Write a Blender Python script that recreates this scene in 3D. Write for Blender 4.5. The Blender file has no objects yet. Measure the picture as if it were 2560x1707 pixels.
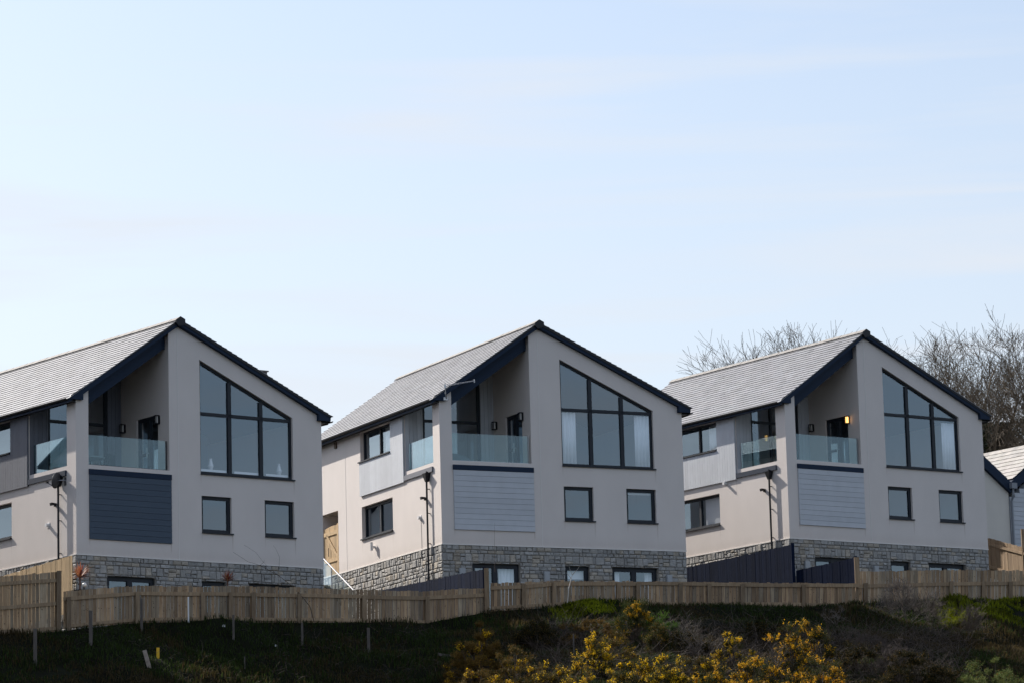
import bpy, bmesh, math, random
import numpy as np
from mathutils import Vector, Matrix
from mathutils.geometry import tessellate_polygon
C = bpy.context.scene.collection
R = random.Random(7)
RG = np.random.default_rng(11)

# ------------------------------------------------------------------ camera
F = 9000.0                                   # focal length in pixels of a 2560 px wide frame
CR = [[0.99963419, 0.0, 0.02704585], [0.00475534, 0.98442144, -0.17576068], [-0.02662451, 0.175825, 0.98406133]]
CX, CY = 1280.0, 853.5
def at(px, py, Y):
    q = (px-CX)/F, 1.0, -(py-CY)/F
    d = [sum(CR[i][j]*q[j] for j in range(3)) for i in range(3)]
    t = Y/d[1]
    return Vector((d[0]*t, d[1]*t, d[2]*t))
cam_d = bpy.data.cameras.new('camera'); cam = bpy.data.objects.new('camera', cam_d); C.objects.link(cam)
cam_d.sensor_width = 36; cam_d.lens = F/2560*36; cam_d.clip_end = 5000; cam_d.clip_start = .5
cam.matrix_world = Matrix([[CR[i][0], CR[i][2], -CR[i][1], 0] for i in range(3)]+[[0, 0, 0, 1]])
bpy.context.scene.camera = cam

# ------------------------------------------------------------------ light
sun_dir = Vector((-4.08, 3.66, 4.0)).normalized()
elev = math.asin(sun_dir.z); az = math.atan2(sun_dir.x, sun_dir.y)
w = bpy.data.worlds.new('World'); bpy.context.scene.world = w; w.use_nodes = True
nt = w.node_tree; N = nt.nodes; L = nt.links
for n in list(N): N.remove(n)
out = N.new('ShaderNodeOutputWorld'); bg = N.new('ShaderNodeBackground'); sky = N.new('ShaderNodeTexSky')
sky.sky_type = 'NISHITA'; sky.sun_disc = False; sky.sun_elevation = elev; sky.sun_rotation = az
sky.air_density = 1.0; sky.dust_density = 1.6; sky.ozone_density = 1.2; sky.altitude = 40
tc = N.new('ShaderNodeTexCoord'); mp = N.new('ShaderNodeMapping'); mp.inputs['Scale'].default_value = (2.2, 2.2, 26)
mp.inputs['Rotation'].default_value = (0.05, .06, .3)
nz = N.new('ShaderNodeTexNoise'); nz.inputs['Scale'].default_value = 2.6; nz.inputs['Detail'].default_value = 5; nz.inputs['Distortion'].default_value = .5
rp = N.new('ShaderNodeMapRange'); rp.inputs['From Min'].default_value = .46; rp.inputs['From Max'].default_value = .74
rp.inputs['To Min'].default_value = .20; rp.inputs['To Max'].default_value = .60
mx = N.new('ShaderNodeMixRGB'); mx.inputs['Color2'].default_value = (4.78, 5.02, 5.42, 1)
L.new(tc.outputs['Generated'], mp.inputs[0]); L.new(mp.outputs[0], nz.inputs['Vector']); L.new(nz.outputs['Fac'], rp.inputs['Value'])
sx = N.new('ShaderNodeSeparateXYZ'); hz = N.new('ShaderNodeMapRange'); hz.inputs['From Min'].default_value = .30; hz.inputs['From Max'].default_value = .13; hz.inputs['To Max'].default_value = .42
ad = N.new('ShaderNodeMath'); ad.operation = 'ADD'; ad.use_clamp = True
L.new(tc.outputs['Generated'], sx.inputs[0]); L.new(sx.outputs['Z'], hz.inputs['Value']); L.new(hz.outputs[0], ad.inputs[0]); L.new(rp.outputs[0], ad.inputs[1]); L.new(ad.outputs[0], mx.inputs['Fac']); L.new(sky.outputs[0], mx.inputs['Color1']); L.new(mx.outputs[0], bg.inputs['Color'])
L.new(bg.outputs[0], out.inputs[0]); bg.inputs['Strength'].default_value = .10
sd = bpy.data.lights.new('sun', 'SUN'); sd.energy = 4.2; sd.angle = math.radians(.5); sd.color = (1, .93, .84)
so = bpy.data.objects.new('sun', sd); C.objects.link(so); so.rotation_euler = sun_dir.to_track_quat('Z', 'Y').to_euler()
vs = bpy.context.scene.view_settings; vs.view_transform = 'Standard'; vs.look = 'None'; vs.exposure = .74; vs.gamma = 1
cy = bpy.context.scene.cycles; cy.max_bounces = 8; cy.transparent_max_bounces = 24; cy.caustics_reflective = False; cy.caustics_refractive = False

# ------------------------------------------------------------------ materials
MATS = {}
def mat(name, col, rough=.7, var=.0, vscale=3.0, bump=0.0, bscale=40.0, metal=0.0, spec=.5, attr=False, stretch=None, col2=None, emit=None, trans=0.0, detail=4):
    if name in MATS: return MATS[name]
    m = bpy.data.materials.new(name); m.use_nodes = True; t = m.node_tree; b = t.nodes['Principled BSDF']
    b.inputs['Roughness'].default_value = rough; b.inputs['Metallic'].default_value = metal
    b.inputs['Specular IOR Level'].default_value = spec
    c = t.nodes.new('ShaderNodeTexCoord'); src = c.outputs['Object']
    if stretch:
        mpn = t.nodes.new('ShaderNodeMapping'); mpn.inputs['Scale'].default_value = stretch
        t.links.new(src, mpn.inputs[0]); src = mpn.outputs[0]
    n = t.nodes.new('ShaderNodeTexNoise'); n.inputs['Scale'].default_value = vscale; n.inputs['Detail'].default_value = detail
    t.links.new(src, n.inputs['Vector'])
    mr = t.nodes.new('ShaderNodeMapRange'); mr.inputs['From Min'].default_value = .25; mr.inputs['From Max'].default_value = .75
    t.links.new(n.outputs['Fac'], mr.inputs['Value'])
    mixn = t.nodes.new('ShaderNodeMixRGB')
    c1 = tuple(x*(1-var) for x in col)+(1,); c2 = (tuple(col2) if col2 else tuple(min(1, x*(1+var)) for x in col))+(1,)
    mixn.inputs['Color1'].default_value = c1; mixn.inputs['Color2'].default_value = c2
    t.links.new(mr.outputs[0], mixn.inputs['Fac']); res = mixn.outputs[0]
    if attr:
        a = t.nodes.new('ShaderNodeAttribute'); a.attribute_name = 'Col'
        mm = t.nodes.new('ShaderNodeMixRGB'); mm.blend_type = 'MULTIPLY'; mm.inputs['Fac'].default_value = 1
        t.links.new(res, mm.inputs['Color1']); t.links.new(a.outputs['Color'], mm.inputs['Color2']); res = mm.outputs[0]
    t.links.new(res, b.inputs['Base Color'])
    if bump:
        n2 = t.nodes.new('ShaderNodeTexNoise'); n2.inputs['Scale'].default_value = bscale; n2.inputs['Detail'].default_value = 3
        t.links.new(src, n2.inputs['Vector'])
        bp = t.nodes.new('ShaderNodeBump'); bp.inputs['Strength'].default_value = bump; bp.inputs['Distance'].default_value = .02
        t.links.new(n2.outputs['Fac'], bp.inputs['Height']); t.links.new(bp.outputs[0], b.inputs['Normal'])
    if trans:
        tr = t.nodes.new('ShaderNodeBsdfTranslucent'); ms = t.nodes.new('ShaderNodeMixShader'); ms.inputs[0].default_value = trans
        t.links.new(res, tr.inputs[0]); t.links.new(b.outputs[0], ms.inputs[1]); t.links.new(tr.outputs[0], ms.inputs[2])
        t.links.new(ms.outputs[0], t.nodes['Material Output'].inputs[0])
    if emit:
        b.inputs['Emission Color'].default_value = tuple(emit[:3])+(1,); b.inputs['Emission Strength'].default_value = emit[3]
    MATS[name] = m; return m
def glass(name, ior, tint, wave=.03):
    m = bpy.data.materials.new(name); m.use_nodes = True; t = m.node_tree
    for n in list(t.nodes): t.nodes.remove(n)
    o = t.nodes.new('ShaderNodeOutputMaterial'); ms = t.nodes.new('ShaderNodeMixShader'); fr = t.nodes.new('ShaderNodeMath'); geo = t.nodes.new('ShaderNodeNewGeometry'); dp = t.nodes.new('ShaderNodeVectorMath'); dp.operation = 'DOT_PRODUCT'
    ab = t.nodes.new('ShaderNodeMath'); ab.operation = 'ABSOLUTE'; om = t.nodes.new('ShaderNodeMath'); om.operation = 'SUBTRACT'; om.inputs[0].default_value = 1; pw = t.nodes.new('ShaderNodeMath'); pw.operation = 'POWER'; pw.inputs[1].default_value = 3
    t.links.new(geo.outputs['Incoming'], dp.inputs[0]); t.links.new(geo.outputs['Normal'], dp.inputs[1]); t.links.new(dp.outputs['Value'], ab.inputs[0]); t.links.new(ab.outputs[0], om.inputs[1]); t.links.new(om.outputs[0], pw.inputs[0]); t.links.new(pw.outputs[0], fr.inputs[0])
    fr.operation = 'MULTIPLY_ADD'; fr.inputs[1].default_value = 1-ior; fr.inputs[2].default_value = ior
    tr = t.nodes.new('ShaderNodeBsdfTransparent'); gl = t.nodes.new('ShaderNodeBsdfGlossy'); gl.inputs['Roughness'].default_value = .01
    gl.inputs['Color'].default_value = (.70, .86, 1, 1)
    tr.inputs[0].default_value = tuple(tint)+(1,)
    # old float glass: very slight waviness of each pane
    c = t.nodes.new('ShaderNodeTexCoord'); n = t.nodes.new('ShaderNodeTexNoise'); n.inputs['Scale'].default_value = 1.1; n.inputs['Detail'].default_value = 1
    bp = t.nodes.new('ShaderNodeBump'); bp.inputs['Strength'].default_value = wave; bp.inputs['Distance'].default_value = .05
    t.links.new(c.outputs['Object'], n.inputs['Vector']); t.links.new(n.outputs['Fac'], bp.inputs['Height']); t.links.new(bp.outputs[0], gl.inputs['Normal'])
    t.links.new(fr.outputs[0], ms.inputs[0]); t.links.new(tr.outputs[0], ms.inputs[1]); t.links.new(gl.outputs[0], ms.inputs[2]); t.links.new(ms.outputs[0], o.inputs[0])
    MATS[name] = m; return m
M_render = mat('cream_render', (.685, .632, .600), .92, .035, 1.2, .3, 60, stretch=(1.2, 1.2, .6), detail=8)
def stain(m, spots):
    t = m.node_tree; b = t.nodes['Principled BSDF']; src = b.inputs['Base Color'].links[0].from_socket
    tcn = t.nodes.new('ShaderNodeTexCoord'); sp_ = t.nodes.new('ShaderNodeSeparateXYZ'); t.links.new(tcn.outputs['Object'], sp_.inputs[0]); acc = None
    nn = t.nodes.new('ShaderNodeTexNoise'); nn.inputs['Scale'].default_value = 9; t.links.new(tcn.outputs['Object'], nn.inputs['Vector'])
    def M(op, a, b_=None):
        n = t.nodes.new('ShaderNodeMath'); n.operation = op; n.use_clamp = op in ('MINIMUM',)
        for i, v in enumerate((a, b_)):
            if v is None: continue
            if isinstance(v, (int, float)): n.inputs[i].default_value = v
            else: t.links.new(v, n.inputs[i])
        return n.outputs[0]
    def RMP(v, a, b_):
        n = t.nodes.new('ShaderNodeMapRange'); n.interpolation_type = 'SMOOTHSTEP'; n.inputs['From Min'].default_value = a; n.inputs['From Max'].default_value = b_; t.links.new(v, n.inputs['Value']); return n.outputs[0]
    for ax, c, wd, z0, ln, st in spots:
        dx = M('ABSOLUTE', M('SUBTRACT', sp_.outputs[ax], c)); g = RMP(dx, wd, 0.0); v = M('MULTIPLY', RMP(sp_.outputs['Z'], z0-ln, z0), M('LESS_THAN', sp_.outputs['Z'], z0)); q = M('MULTIPLY', M('MULTIPLY', g, v), st)
        acc = q if acc is None else M('MAXIMUM', acc, q)
    base = M('MULTIPLY', RMP(sp_.outputs['Z'], .45, -.05), .16); acc = M('MULTIPLY', M('MAXIMUM', acc, base), M('ADD', nn.outputs['Fac'], .45))
    mx_ = t.nodes.new('ShaderNodeMixRGB'); mx_.inputs['Color2'].default_value = (.34, .27, .21, 1); t.links.new(acc, mx_.inputs['Fac']); t.links.new(src, mx_.inputs['Color1']); t.links.new(mx_.outputs[0], b.inputs['Base Color'])
stain(M_render, [('X', 5.60, .035, .86, .7, .5), ('X', 7.94, .035, .86, .75, .5), ('X', 4.48, .03, .86, .4, .3), ('X', 6.82, .03, .86, .45, .3), ('X', 7.93, .04, 2.68, .5, .4), ('X', 3.36, .03, .46, .45, .6), ('X', .46, .04, .46, .3, .3), ('X', 4.46, .03, 2.68, .4, .3), ('X', 1.9, .9, .46, .2, .12), ('Y', 3.95, .04, .88, .6, .35), ('Y', 6.55, .04, .88, .6, .35), ('Y', 2.9, .05, 2.38, .5, .25)])
M_bead = mat('render_bead', (.72, .69, .66), .8)
M_stone = mat('granite_stone', (.315, .31, .30), .85, .2, 9, .8, 22, attr=True)
M_mortar = mat('mortar', (.25, .235, .215), .95, .15, 8, .4, 40)
M_slate = mat('slate', (.225, .23, .245), .5, .14, 1.1, .25, 14, attr=True, spec=.6)
M_ridge = mat('ridge_tile', (.27, .255, .24), .8, .2, 6)
M_navy = mat('navy_fascia', (.010, .023, .050), .7, .1, 2, spec=.25)
M_black = mat('black_plastic', (.008, .009, .013), .45, spec=.35)
M_frame = mat('anthracite_frame', (.008, .013, .022), .5, spec=.35)
M_cladnavy = mat('slate_blue_cladding', (.050, .075, .110), .7, .06, 3, .2, 50, stretch=(1, 1, 6), attr=True)
M_cladgrey = mat('mid_grey_cladding', (.125, .135, .165), .7, .06, 3, .2, 50, attr=True)
M_cladpale = mat('pale_grey_cladding', (.50, .525, .565), .7, .05, 3, .2, 50, attr=True)
M_white = mat('white_plastic', (.72, .72, .72), .5)
M_wood = mat('weathered_softwood', (.34, .22, .125), .85, .28, 2.2, .5, 14, attr=True, stretch=(7, 7, .9), col2=(.41, .30, .19))
M_knot = mat('wood_knots', (.05, .03, .02), .9)
M_newwood = mat('new_softwood', (.52, .36, .19), .8, .2, 2.5, .4, 14, attr=True, stretch=(7, 7, .8))
M_navyfence = mat('navy_painted_boards', (.007, .013, .034), .9, .15, 2, .3, 14, attr=True, stretch=(6, 6, 1), spec=.08)
M_int = mat('interior_paint', (.22, .26, .32), .9)
M_intfloor = mat('interior_floor', (.20, .16, .12), .7)
M_curtain = mat('curtain', (.82, .84, .86), .9, .05, 3)
M_steel = mat('brushed_steel', (.42, .43, .45), .35, metal=1.0)
M_concrete = mat('concrete', (.38, .36, .33), .9, .15, 4, .4, 30)
M_glass = glass('window_glass', .165, (.96, .98, 1))
M_balglass = glass('balustrade_glass', .06, (.84, .93, .915), 0)

# ------------------------------------------------------------------ mesh builder
class MB:
    def __init__(s): s.v = []; s.f = []; s.c = []
    def add(s, vs, fs, c=1.0):
        o = len(s.v); s.v += [tuple(x) for x in vs]; s.f += [tuple(o+i for i in f) for f in fs]; s.c += [c]*len(fs)
    def box(s, a, b, c=1.0):
        x0, y0, z0 = [min(a[i], b[i]) for i in range(3)]; x1, y1, z1 = [max(a[i], b[i]) for i in range(3)]
        s.add([(x0,y0,z0),(x1,y0,z0),(x1,y1,z0),(x0,y1,z0),(x0,y0,z1),(x1,y0,z1),(x1,y1,z1),(x0,y1,z1)],
              [(0,3,2,1),(4,5,6,7),(0,1,5,4),(1,2,6,5),(2,3,7,6),(3,0,4,7)], c)
    def tube(s, pts, r, n=6, c=1.0, cap=True):
        pts = [Vector(p) for p in pts]; rr = r if isinstance(r, (list, tuple)) else [r]*len(pts); vs = []; fs = []
        for i, p in enumerate(pts):
            d = (pts[min(i+1, len(pts)-1)]-pts[max(i-1, 0)]).normalized()
            u = d.cross(Vector((0, 0, 1)) if abs(d.z) < .9 else Vector((1, 0, 0))).normalized(); w_ = d.cross(u)
            vs += [p+(u*math.cos(2*math.pi*k/n)+w_*math.sin(2*math.pi*k/n))*rr[i] for k in range(n)]
        for i in range(len(pts)-1):
            for k in range(n):
                a = i*n+k; b = i*n+(k+1) % n; fs.append((a, b, b+n, a+n))
        if cap: fs.append(tuple(range(n-1, -1, -1))); fs.append(tuple(range((len(pts)-1)*n, len(pts)*n)))
        s.add(vs, fs, c)
    def prism(s, fn, poly, d0, d1, holes=(), c=1.0):       # fn(u,v,d) -> point; polygon with holes pushed from d0 to d1
        loops = [list(poly)]+[list(h) for h in holes]
        flat = [p for l in loops for p in l]
        tri = tessellate_polygon([[Vector((p[0], p[1], 0)) for p in l] for l in loops])
        n = len(flat); vs = [fn(p[0], p[1], d0) for p in flat]+[fn(p[0], p[1], d1) for p in flat]
        fs = [tuple(t) for t in tri]+[tuple(i+n for i in reversed(t)) for t in tri]
        o = 0
        for l in loops:
            m = len(l)
            for i in range(m): a = o+i; b = o+(i+1) % m; fs.append((a, b, b+n, a+n))
            o += m
        s.add(vs, fs, c)
    def bar(s, fn, p, q, wd, d0, d1, c=1.0):               # straight bar in the (u,v) plane, left side of p->q
        dx, dy = q[0]-p[0], q[1]-p[1]; l = math.hypot(dx, dy); nx, ny = -dy/l*wd, dx/l*wd
        s.prism(fn, [p, q, (q[0]+nx, q[1]+ny), (p[0]+nx, p[1]+ny)], d0, d1, c=c)
    def build(s, name, m, parent=None, normals=True, smooth=False):
        me = bpy.data.meshes.new(name); me.from_pydata(s.v, [], s.f); me.materials.append(m)
        if normals:
            bm = bmesh.new(); bm.from_mesh(me); bmesh.ops.recalc_face_normals(bm, faces=bm.faces); bm.to_mesh(me); bm.free()
        if any((x != 1.0) for x in s.c):
            ca = me.color_attributes.new('Col', 'FLOAT_COLOR', 'CORNER'); arr = []
            for p in me.polygons:
                x = s.c[p.index]; x = (x, x, x) if not isinstance(x, tuple) else x
                arr += [x[0], x[1], x[2], 1]*p.loop_total
            ca.data.foreach_set('color', arr)
        elif m.node_tree and any(n.type == 'ATTRIBUTE' for n in m.node_tree.nodes):
            ca = me.color_attributes.new('Col', 'FLOAT_COLOR', 'CORNER'); ca.data.foreach_set('color', [1.0]*(4*len(me.loops)))
        if smooth:
            for p in me.polygons: p.use_smooth = True
        o = bpy.data.objects.new(name, me); C.objects.link(o); o.parent = parent
        return o
def tris_mesh(name, V, m, parent=None, col=None, quads=False):   # V: (n,3,3) or (n,4,3) array of loose small faces
    k = V.shape[1]; n = V.shape[0]; me = bpy.data.meshes.new(name)
    me.vertices.add(n*k); me.vertices.foreach_set('co', V.astype(np.float32).ravel())
    me.loops.add(n*k); me.loops.foreach_set('vertex_index', np.arange(n*k, dtype=np.int32))
    me.polygons.add(n); me.polygons.foreach_set('loop_start', np.arange(0, n*k, k, dtype=np.int32))
    me.update(calc_edges=True); me.materials.append(m)
    cc = np.ones((n, k, 4), np.float32)
    if col is not None: cc[:, :, :3] = col[:, None, :]
    ca = me.color_attributes.new('Col', 'FLOAT_COLOR', 'CORNER'); ca.data.foreach_set('color', cc.ravel())
    o = bpy.data.objects.new(name, me); C.objects.link(o); o.parent = parent
    return o
def empty(name, loc=(0,0,0), rz=0, label=None, cat=None, group=None):
    o = bpy.data.objects.new(name, None); C.objects.link(o); o.location = loc; o.rotation_euler = (0, 0, rz)
    return tag(o, label, cat, group)
def tag(o, label=None, cat=None, group=None, kind=None):
    if label: o['label'] = label
    if cat: o['category'] = cat
    if group: o['group'] = group
    if kind: o['kind'] = kind
    return o
FR = lambda u, v, d: (u, d, v)          # front planes: d goes into the house (+Y)
SD = lambda u, v, d: (d, u, v)          # side planes:  d goes into the house (+X)

# ------------------------------------------------------------------ house design (all in house coordinates)
W, LEN = 9.0, 11.3
XA, ZA, XF, XP = 3.64, 7.28, 3.32, .442
SL, SR = .70, .462                       # left and right roof pitch
DZ = 7.50                                # top of roof at the ridge
lz = lambda x: ZA-SL*(XA-x)
rz_ = lambda x: ZA-SR*(x-XA)

def stones(mb, fn, u0, u1, v0, v1, holes, seed, d=0.0):
    r = random.Random(seed); v = v1
    while v > v0:
        h = r.choice([.12, .15, .18, .22, .26]); u = u0
        while u < u1-.01:
            wd = min(r.choice([r.uniform(.10, .2), r.uniform(.15, .27), r.uniform(.2, .36)]), u1-u)
            if u1-(u+wd) < .1: wd = u1-u
            cells = []
            if h > .17 and r.random() < .4: k = r.uniform(.35, .65)*h; cells = [(u, u+wd, v-k, v), (u, u+wd, v-h, v-k)]
            else: cells = [(u, u+wd, v-h, v)]
            if wd > .36 and r.random() < .35:
                a = cells.pop(); mid = a[0]+wd*r.uniform(.4, .6); cells += [(a[0], mid, a[2], a[3]), (mid, a[1], a[2], a[3])]
            for a0, a1, b0, b1 in cells:
                bad = False
                for hx0, hx1, hy0, hy1 in holes:
                    if a1 > hx0 and a0 < hx1 and b1 > hy0 and b0 < hy1:
                        bad = True
                        if a0 < hx0-.06: a1 = hx0; bad = False
                        elif a1 > hx1+.06: a0 = hx1; bad = False
                        elif b1 > hy1+.05: b0 = hy1; bad = False
                if bad or b1 < v0: continue
                b0 = max(b0, v0)
                g = .008; pr = r.uniform(0.0, .028); ch = min(.025, (a1-a0)*.2, (b1-b0)*.2); j = lambda: r.uniform(-.011, .011)
                A = [(a0+g+j(), b0+g+j()), (a1-g+j(), b0+g+j()), (a1-g+j(), b1-g), (a0+g+j(), b1-g)]
                B = [(a0+g+ch, b0+g+ch+j()), (a1-g-ch, b0+g+ch+j()), (a1-g-ch+j(), b1-g-ch), (a0+g+ch+j(), b1-g-ch)]
                tone = r.uniform(.82, 1.18); warm = r.choice([0, 0, 0, 0, .03, .05, .16])
                col = (tone*(1+warm), tone*(1+warm*.35), tone*(1-warm*.5))
                vs = [fn(p[0], p[1], d+.05) for p in A]+[fn(p[0], p[1], d-pr+.012) for p in A]+[fn(p[0], p[1], d-pr+j()*.8-.004) for p in B]
                mb.add(vs, [(0,1,5,4),(1,2,6,5),(2,3,7,6),(3,0,4,7),(4,5,9,8),(5,6,10,9),(6,7,11,10),(7,4,8,11),(8,9,10,11)], col)
            u += wd
        v -= h

def slates(mb, x0, z0, x1, z1, y0, y1, seed, ga=.21):      # eave (x0,z0) to ridge (x1,z1)
    r = random.Random(seed); L_ = math.hypot(x1-x0, z1-z0); ux, uz = (x1-x0)/L_, (z1-z0)/L_
    nx, nz_ = (-uz, ux) if ux > 0 else (uz, -ux)
    n = round(L_/ga); g = L_/n
    P = lambda s, y, h: (x0+ux*s+nx*h, y, z0+uz*s+nz_*h)
    for i in range(n):
        y = y0-(.15 if i % 2 else 0)
        while y < y1:
            a, b = max(y, y0), min(y+.3, y1)
            if b-a > .02:
                t = r.uniform(.90, 1.08)*(1 if r.random() > .04 else .78); col = (t*r.uniform(.98, 1.03), t, t*r.uniform(.98, 1.03)); q = r.uniform(-.0015, .0015); k = r.uniform(-.004, .004)
                s0 = i*g-.012+k; s1 = (i+1)*g+.01; h0 = .034+q; h1 = .012
                vs = [P(s0, a+.001, h0), P(s0, b-.001, h0), P(s1, b-.001, h1), P(s1, a+.001, h1), P(s0, a+.001, h0-.016), P(s0, b-.001, h0-.016), P(s1, b-.001, h1-.01), P(s1, a+.001, h1-.01)]
                mb.add(vs, [(0,1,2,3),(4,5,1,0),(4,0,3,7),(1,5,6,2)], col)
            y += .3

def win(parent, fn, poly, d, bars=(), fw=.07, name='window', sill=True, gl=None, sillout=.06, cas=()):
    """frame round polygon (counter-clockwise), bars = inner bars ((p,q,width)), pane, sill"""
    f = MB(); n = len(poly)
    A = poly; cx = sum(p[0] for p in A)/n; cyy = sum(p[1] for p in A)/n
    # inset polygon by fw
    ins = []
    for i in range(n):
        p0, p1, p2 = Vector(A[i-1]), Vector(A[i]), Vector(A[(i+1) % n])
        e1 = (p1-p0).normalized(); e2 = (p2-p1).normalized(); n1 = Vector((-e1.y, e1.x)); n2 = Vector((-e2.y, e2.x))
        bis = (n1+n2).normalized(); ins.append(tuple(p1+bis*fw/max(.3, bis.dot(n1))))
    f.prism(fn, A, d, d+.08, holes=[list(reversed(ins))])
    for p, q, wd in bars: f.bar(fn, p, q, wd, d-.006, d+.074)
    fo = f.build(name, M_frame, parent)
    g = MB(); gp = [(p[0]+(cx-p[0])*.01, p[1]+(cyy-p[1])*.01) for p in ins]
    gp = ins
    vs = [fn(p[0], p[1], d+.04) for p in A]
    g.add([fn(p[0], p[1], d+.045) for p in gp], [tuple(range(n))]); g.build('pane', gl or M_glass, fo)
    if sill:
        s = MB(); u0 = min(p[0] for p in A); u1 = max(p[0] for p in A); v0 = min(p[1] for p in A)
        s.prism(fn, [(u0-.0, v0-.045), (u1+.04, v0-.045), (u1+.04, v0-.005), (u0-.0, v0-.005)], -sillout, d+.02); s.build('sill', M_frame, fo)
    return fo
rect = lambda a, b, c_, d_: [(a, c_), (b, c_), (b, d_), (a, d_)]

DOORS = [(1.075, 2.785, -2.75, -.62), (4.444, 5.342, -1.7, -.62), (6.195, 7.894, -2.75, -.62)]
cache = {}
def linked(key, name, parent, maker):
    if key not in cache:
        cache[key] = maker(); return cache[key]
    o = bpy.data.objects.new(name, cache[key].data); C.objects.link(o); o.parent = parent; return o

def lamp(h, y, z, lit=False):
    b = MB(); X = XF
    b.box((X-.03, y-.06, z-.13), (X-.002, y+.06, z+.13)); b.box((X-.16, y-.07, z+.11), (X-.03, y+.07, z+.14)); b.box((X-.16, y-.07, z-.14), (X-.03, y+.07, z-.11))
    for dy in (-.06, .06): b.box((X-.155, y+dy-.008, z-.11), (X-.14, y+dy+.008, z+.11))
    o = b.build('wall_lamp', M_black, h)
    g = MB(); g.tube([(X-.09, y, z-.105), (X-.09, y, z+.105)], .045, 10)
    g.build('lamp_glass', mat('lit_lamp_glass', (1, .7, .3), .4, emit=(1, .50, .14, 2.4)) if lit else mat('lamp_glass', (.45, .45, .43), .3), o)
    return o

def house(name, pos, yaw, label, front_mat, side_mat, beam_mat, kind):
    h = empty(name, pos, yaw, label, 'house', 'matching gabled houses standing in a row')
    # ---- rendered walls
    w_ = MB()
    left_top = [(XP, lz(XP)+.1), (0.0, lz(0)+.1)]
    fo = [(0, 0), (W, 0), (W, rz_(W)+.1), (XA, ZA+.12), (XF, lz(XF)+.1), (XF, 2.74), (XP, 2.74)]+left_top
    big = [(4.447, 2.74), (7.904, 2.74), (7.904, 4.706), (4.447, 6.298)]
    s1 = rect(4.473, 5.572, .905, 2.033); s2 = rect(6.804, 7.917, .905, 2.033)
    w_.prism(FR, fo, 0, .3, holes=[big, s1, s2])
    w_.box((0, .3, 2.74), (XP, .54, lz(0)+.05))
    up = rect(3.95, 6.6, 3.6, 4.62)
    so_ = [(.3, 0), (LEN, 0), (LEN, 4.7), (2.85, 4.7), (2.85, 2.74), (.3, 2.74)]
    lo = rect(3.928, 6.567, .94, 2.04); ent = rect(8.65, 10.15, .02, 2.2)
    w_.prism(SD, so_, 0, .3, holes=[lo, up, ent])
    w_.prism(SD, [(.3, 0), (LEN, 0), (LEN, 4.75), (.3, 4.75)], W-.3, W)
    w_.prism(FR, [(.3, 0), (W-.3, 0), (W-.3, 4.9), (XA, 7.3), (.3, 4.9)], LEN-.3, LEN)
    # side wall of the balcony (the fin) with its door, and entrance recess
    w_.prism(SD, [(.3, 2.3), (6.0, 2.3), (6.0, 7.0), (.3, 7.0)], XF, XF+.25, holes=[rect(.65, 1.92, 2.45, 4.58)])
    w_.box((1.5, 8.3, -.2), (1.7, 10.5, 2.3)); w_.box((.3, 8.45, -.2), (1.5, 8.64, 2.3)); w_.box((.3, 10.16, -.2), (1.5, 10.35, 2.3)); w_.box((.3, 8.64, 2.21), (1.5, 10.16, 2.35))
    wall = w_.build('wall', M_render, h)
    b = MB(); b.box((XA-.012, -.006, 0), (XA+.012, .01, 7.2)); b.box((-.006, 7.92, 0), (.01, 7.94, 4.6)); b.box((0, -.03, -.035), (W, .0, -.002)); b.box((-.03, -.03, -.035), (0, LEN, -.002))
    b.build('render_bead', M_bead, wall)
    # ---- stone base
    def mk():
        s = MB(); stones(s, FR, 0, W, -3.2, -.035, [(d[0], d[1], d[2], d[3]) for d in DOORS], 3); stones(s, SD, .0, LEN, -3.2, -.035, [], 5)
        return s.build('stone_base', M_stone, h)
    st = linked('stone', 'stone_base', h, mk)
    s = MB(); s.prism(FR, [(.03, -3.3), (W, -3.3), (W, -.036), (.03, -.036)], .03, .3, holes=[rect(d[0], d[1], d[2], d[3]) for d in DOORS])
    s.prism(SD, rect(.3, LEN, -3.3, -.036), .03, .3); s.prism(SD, rect(.3, LEN, -3.3, -.036), W-.3, W-.002)
    s.build('mortar', M_mortar, st)
    # ---- interior
    i = MB()
    for z in (-2.95, -.35, 2.25):
        i.box((.31, .31, z), (XF-.01 if z > 2 else W-.31, LEN-.31, z+.2)) if z < 2 else None
    i.box((.31, 2.9, 2.3), (W-.31, LEN-.31, 2.42)); i.box((XF+.26, .31, 2.3), (W-.31, 2.9, 2.42))
    i.build('floor', M_intfloor, h)
    i = MB(); i.box((.31, 4.2, -2.75), (W-.31, 4.3, -.36)); i.box((5.8, .31, -2.75), (5.9, 4.2, -.36)); i.box((3.6, .31, -2.75), (3.7, 4.2, -.36))
    i.box((XF+.3, 4.2, -.14), (W-.31, 4.3, 2.28)); i.box((6.1, .31, -.14), (6.2, 4.2, 2.28)); i.box((3.0, .5, -.14), (3.1, 8, 2.28)); i.box((.4, 7.2, -.14), (3, 7.3, 2.28))
    i.box((XF+.27, 6.2, 2.43), (W-.31, 6.3, 6.2)); i.prism(FR, [(.31, 2.43), (XF+.2, 2.43), (XF+.2, lz(XF+.2)-.05), (.31, lz(.31)-.05)], 7.0, 7.1); i.box((.31, .31, 2.1), (XF, 2.8, 2.25))
    i.box((.31, 3.75, 2.43), (XF, 3.85, 5.6)) if False else None
    i.build('inner_wall', M_int, h)
    # ---- roof
    r_ = MB(); y0, y1 = -.14, LEN+.15
    top = lambda x: DZ-.045-(SL*(XA-x) if x < XA else SR*(x-XA))
    r_.prism(FR, [(-.3, top(-.3)-.12), (XA, ZA-.02), (W+.3, top(W+.3)-.12), (W+.3, top(W+.3)), (XA, top(XA)), (-.3, top(-.3))], y0+.03, y1)
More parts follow.
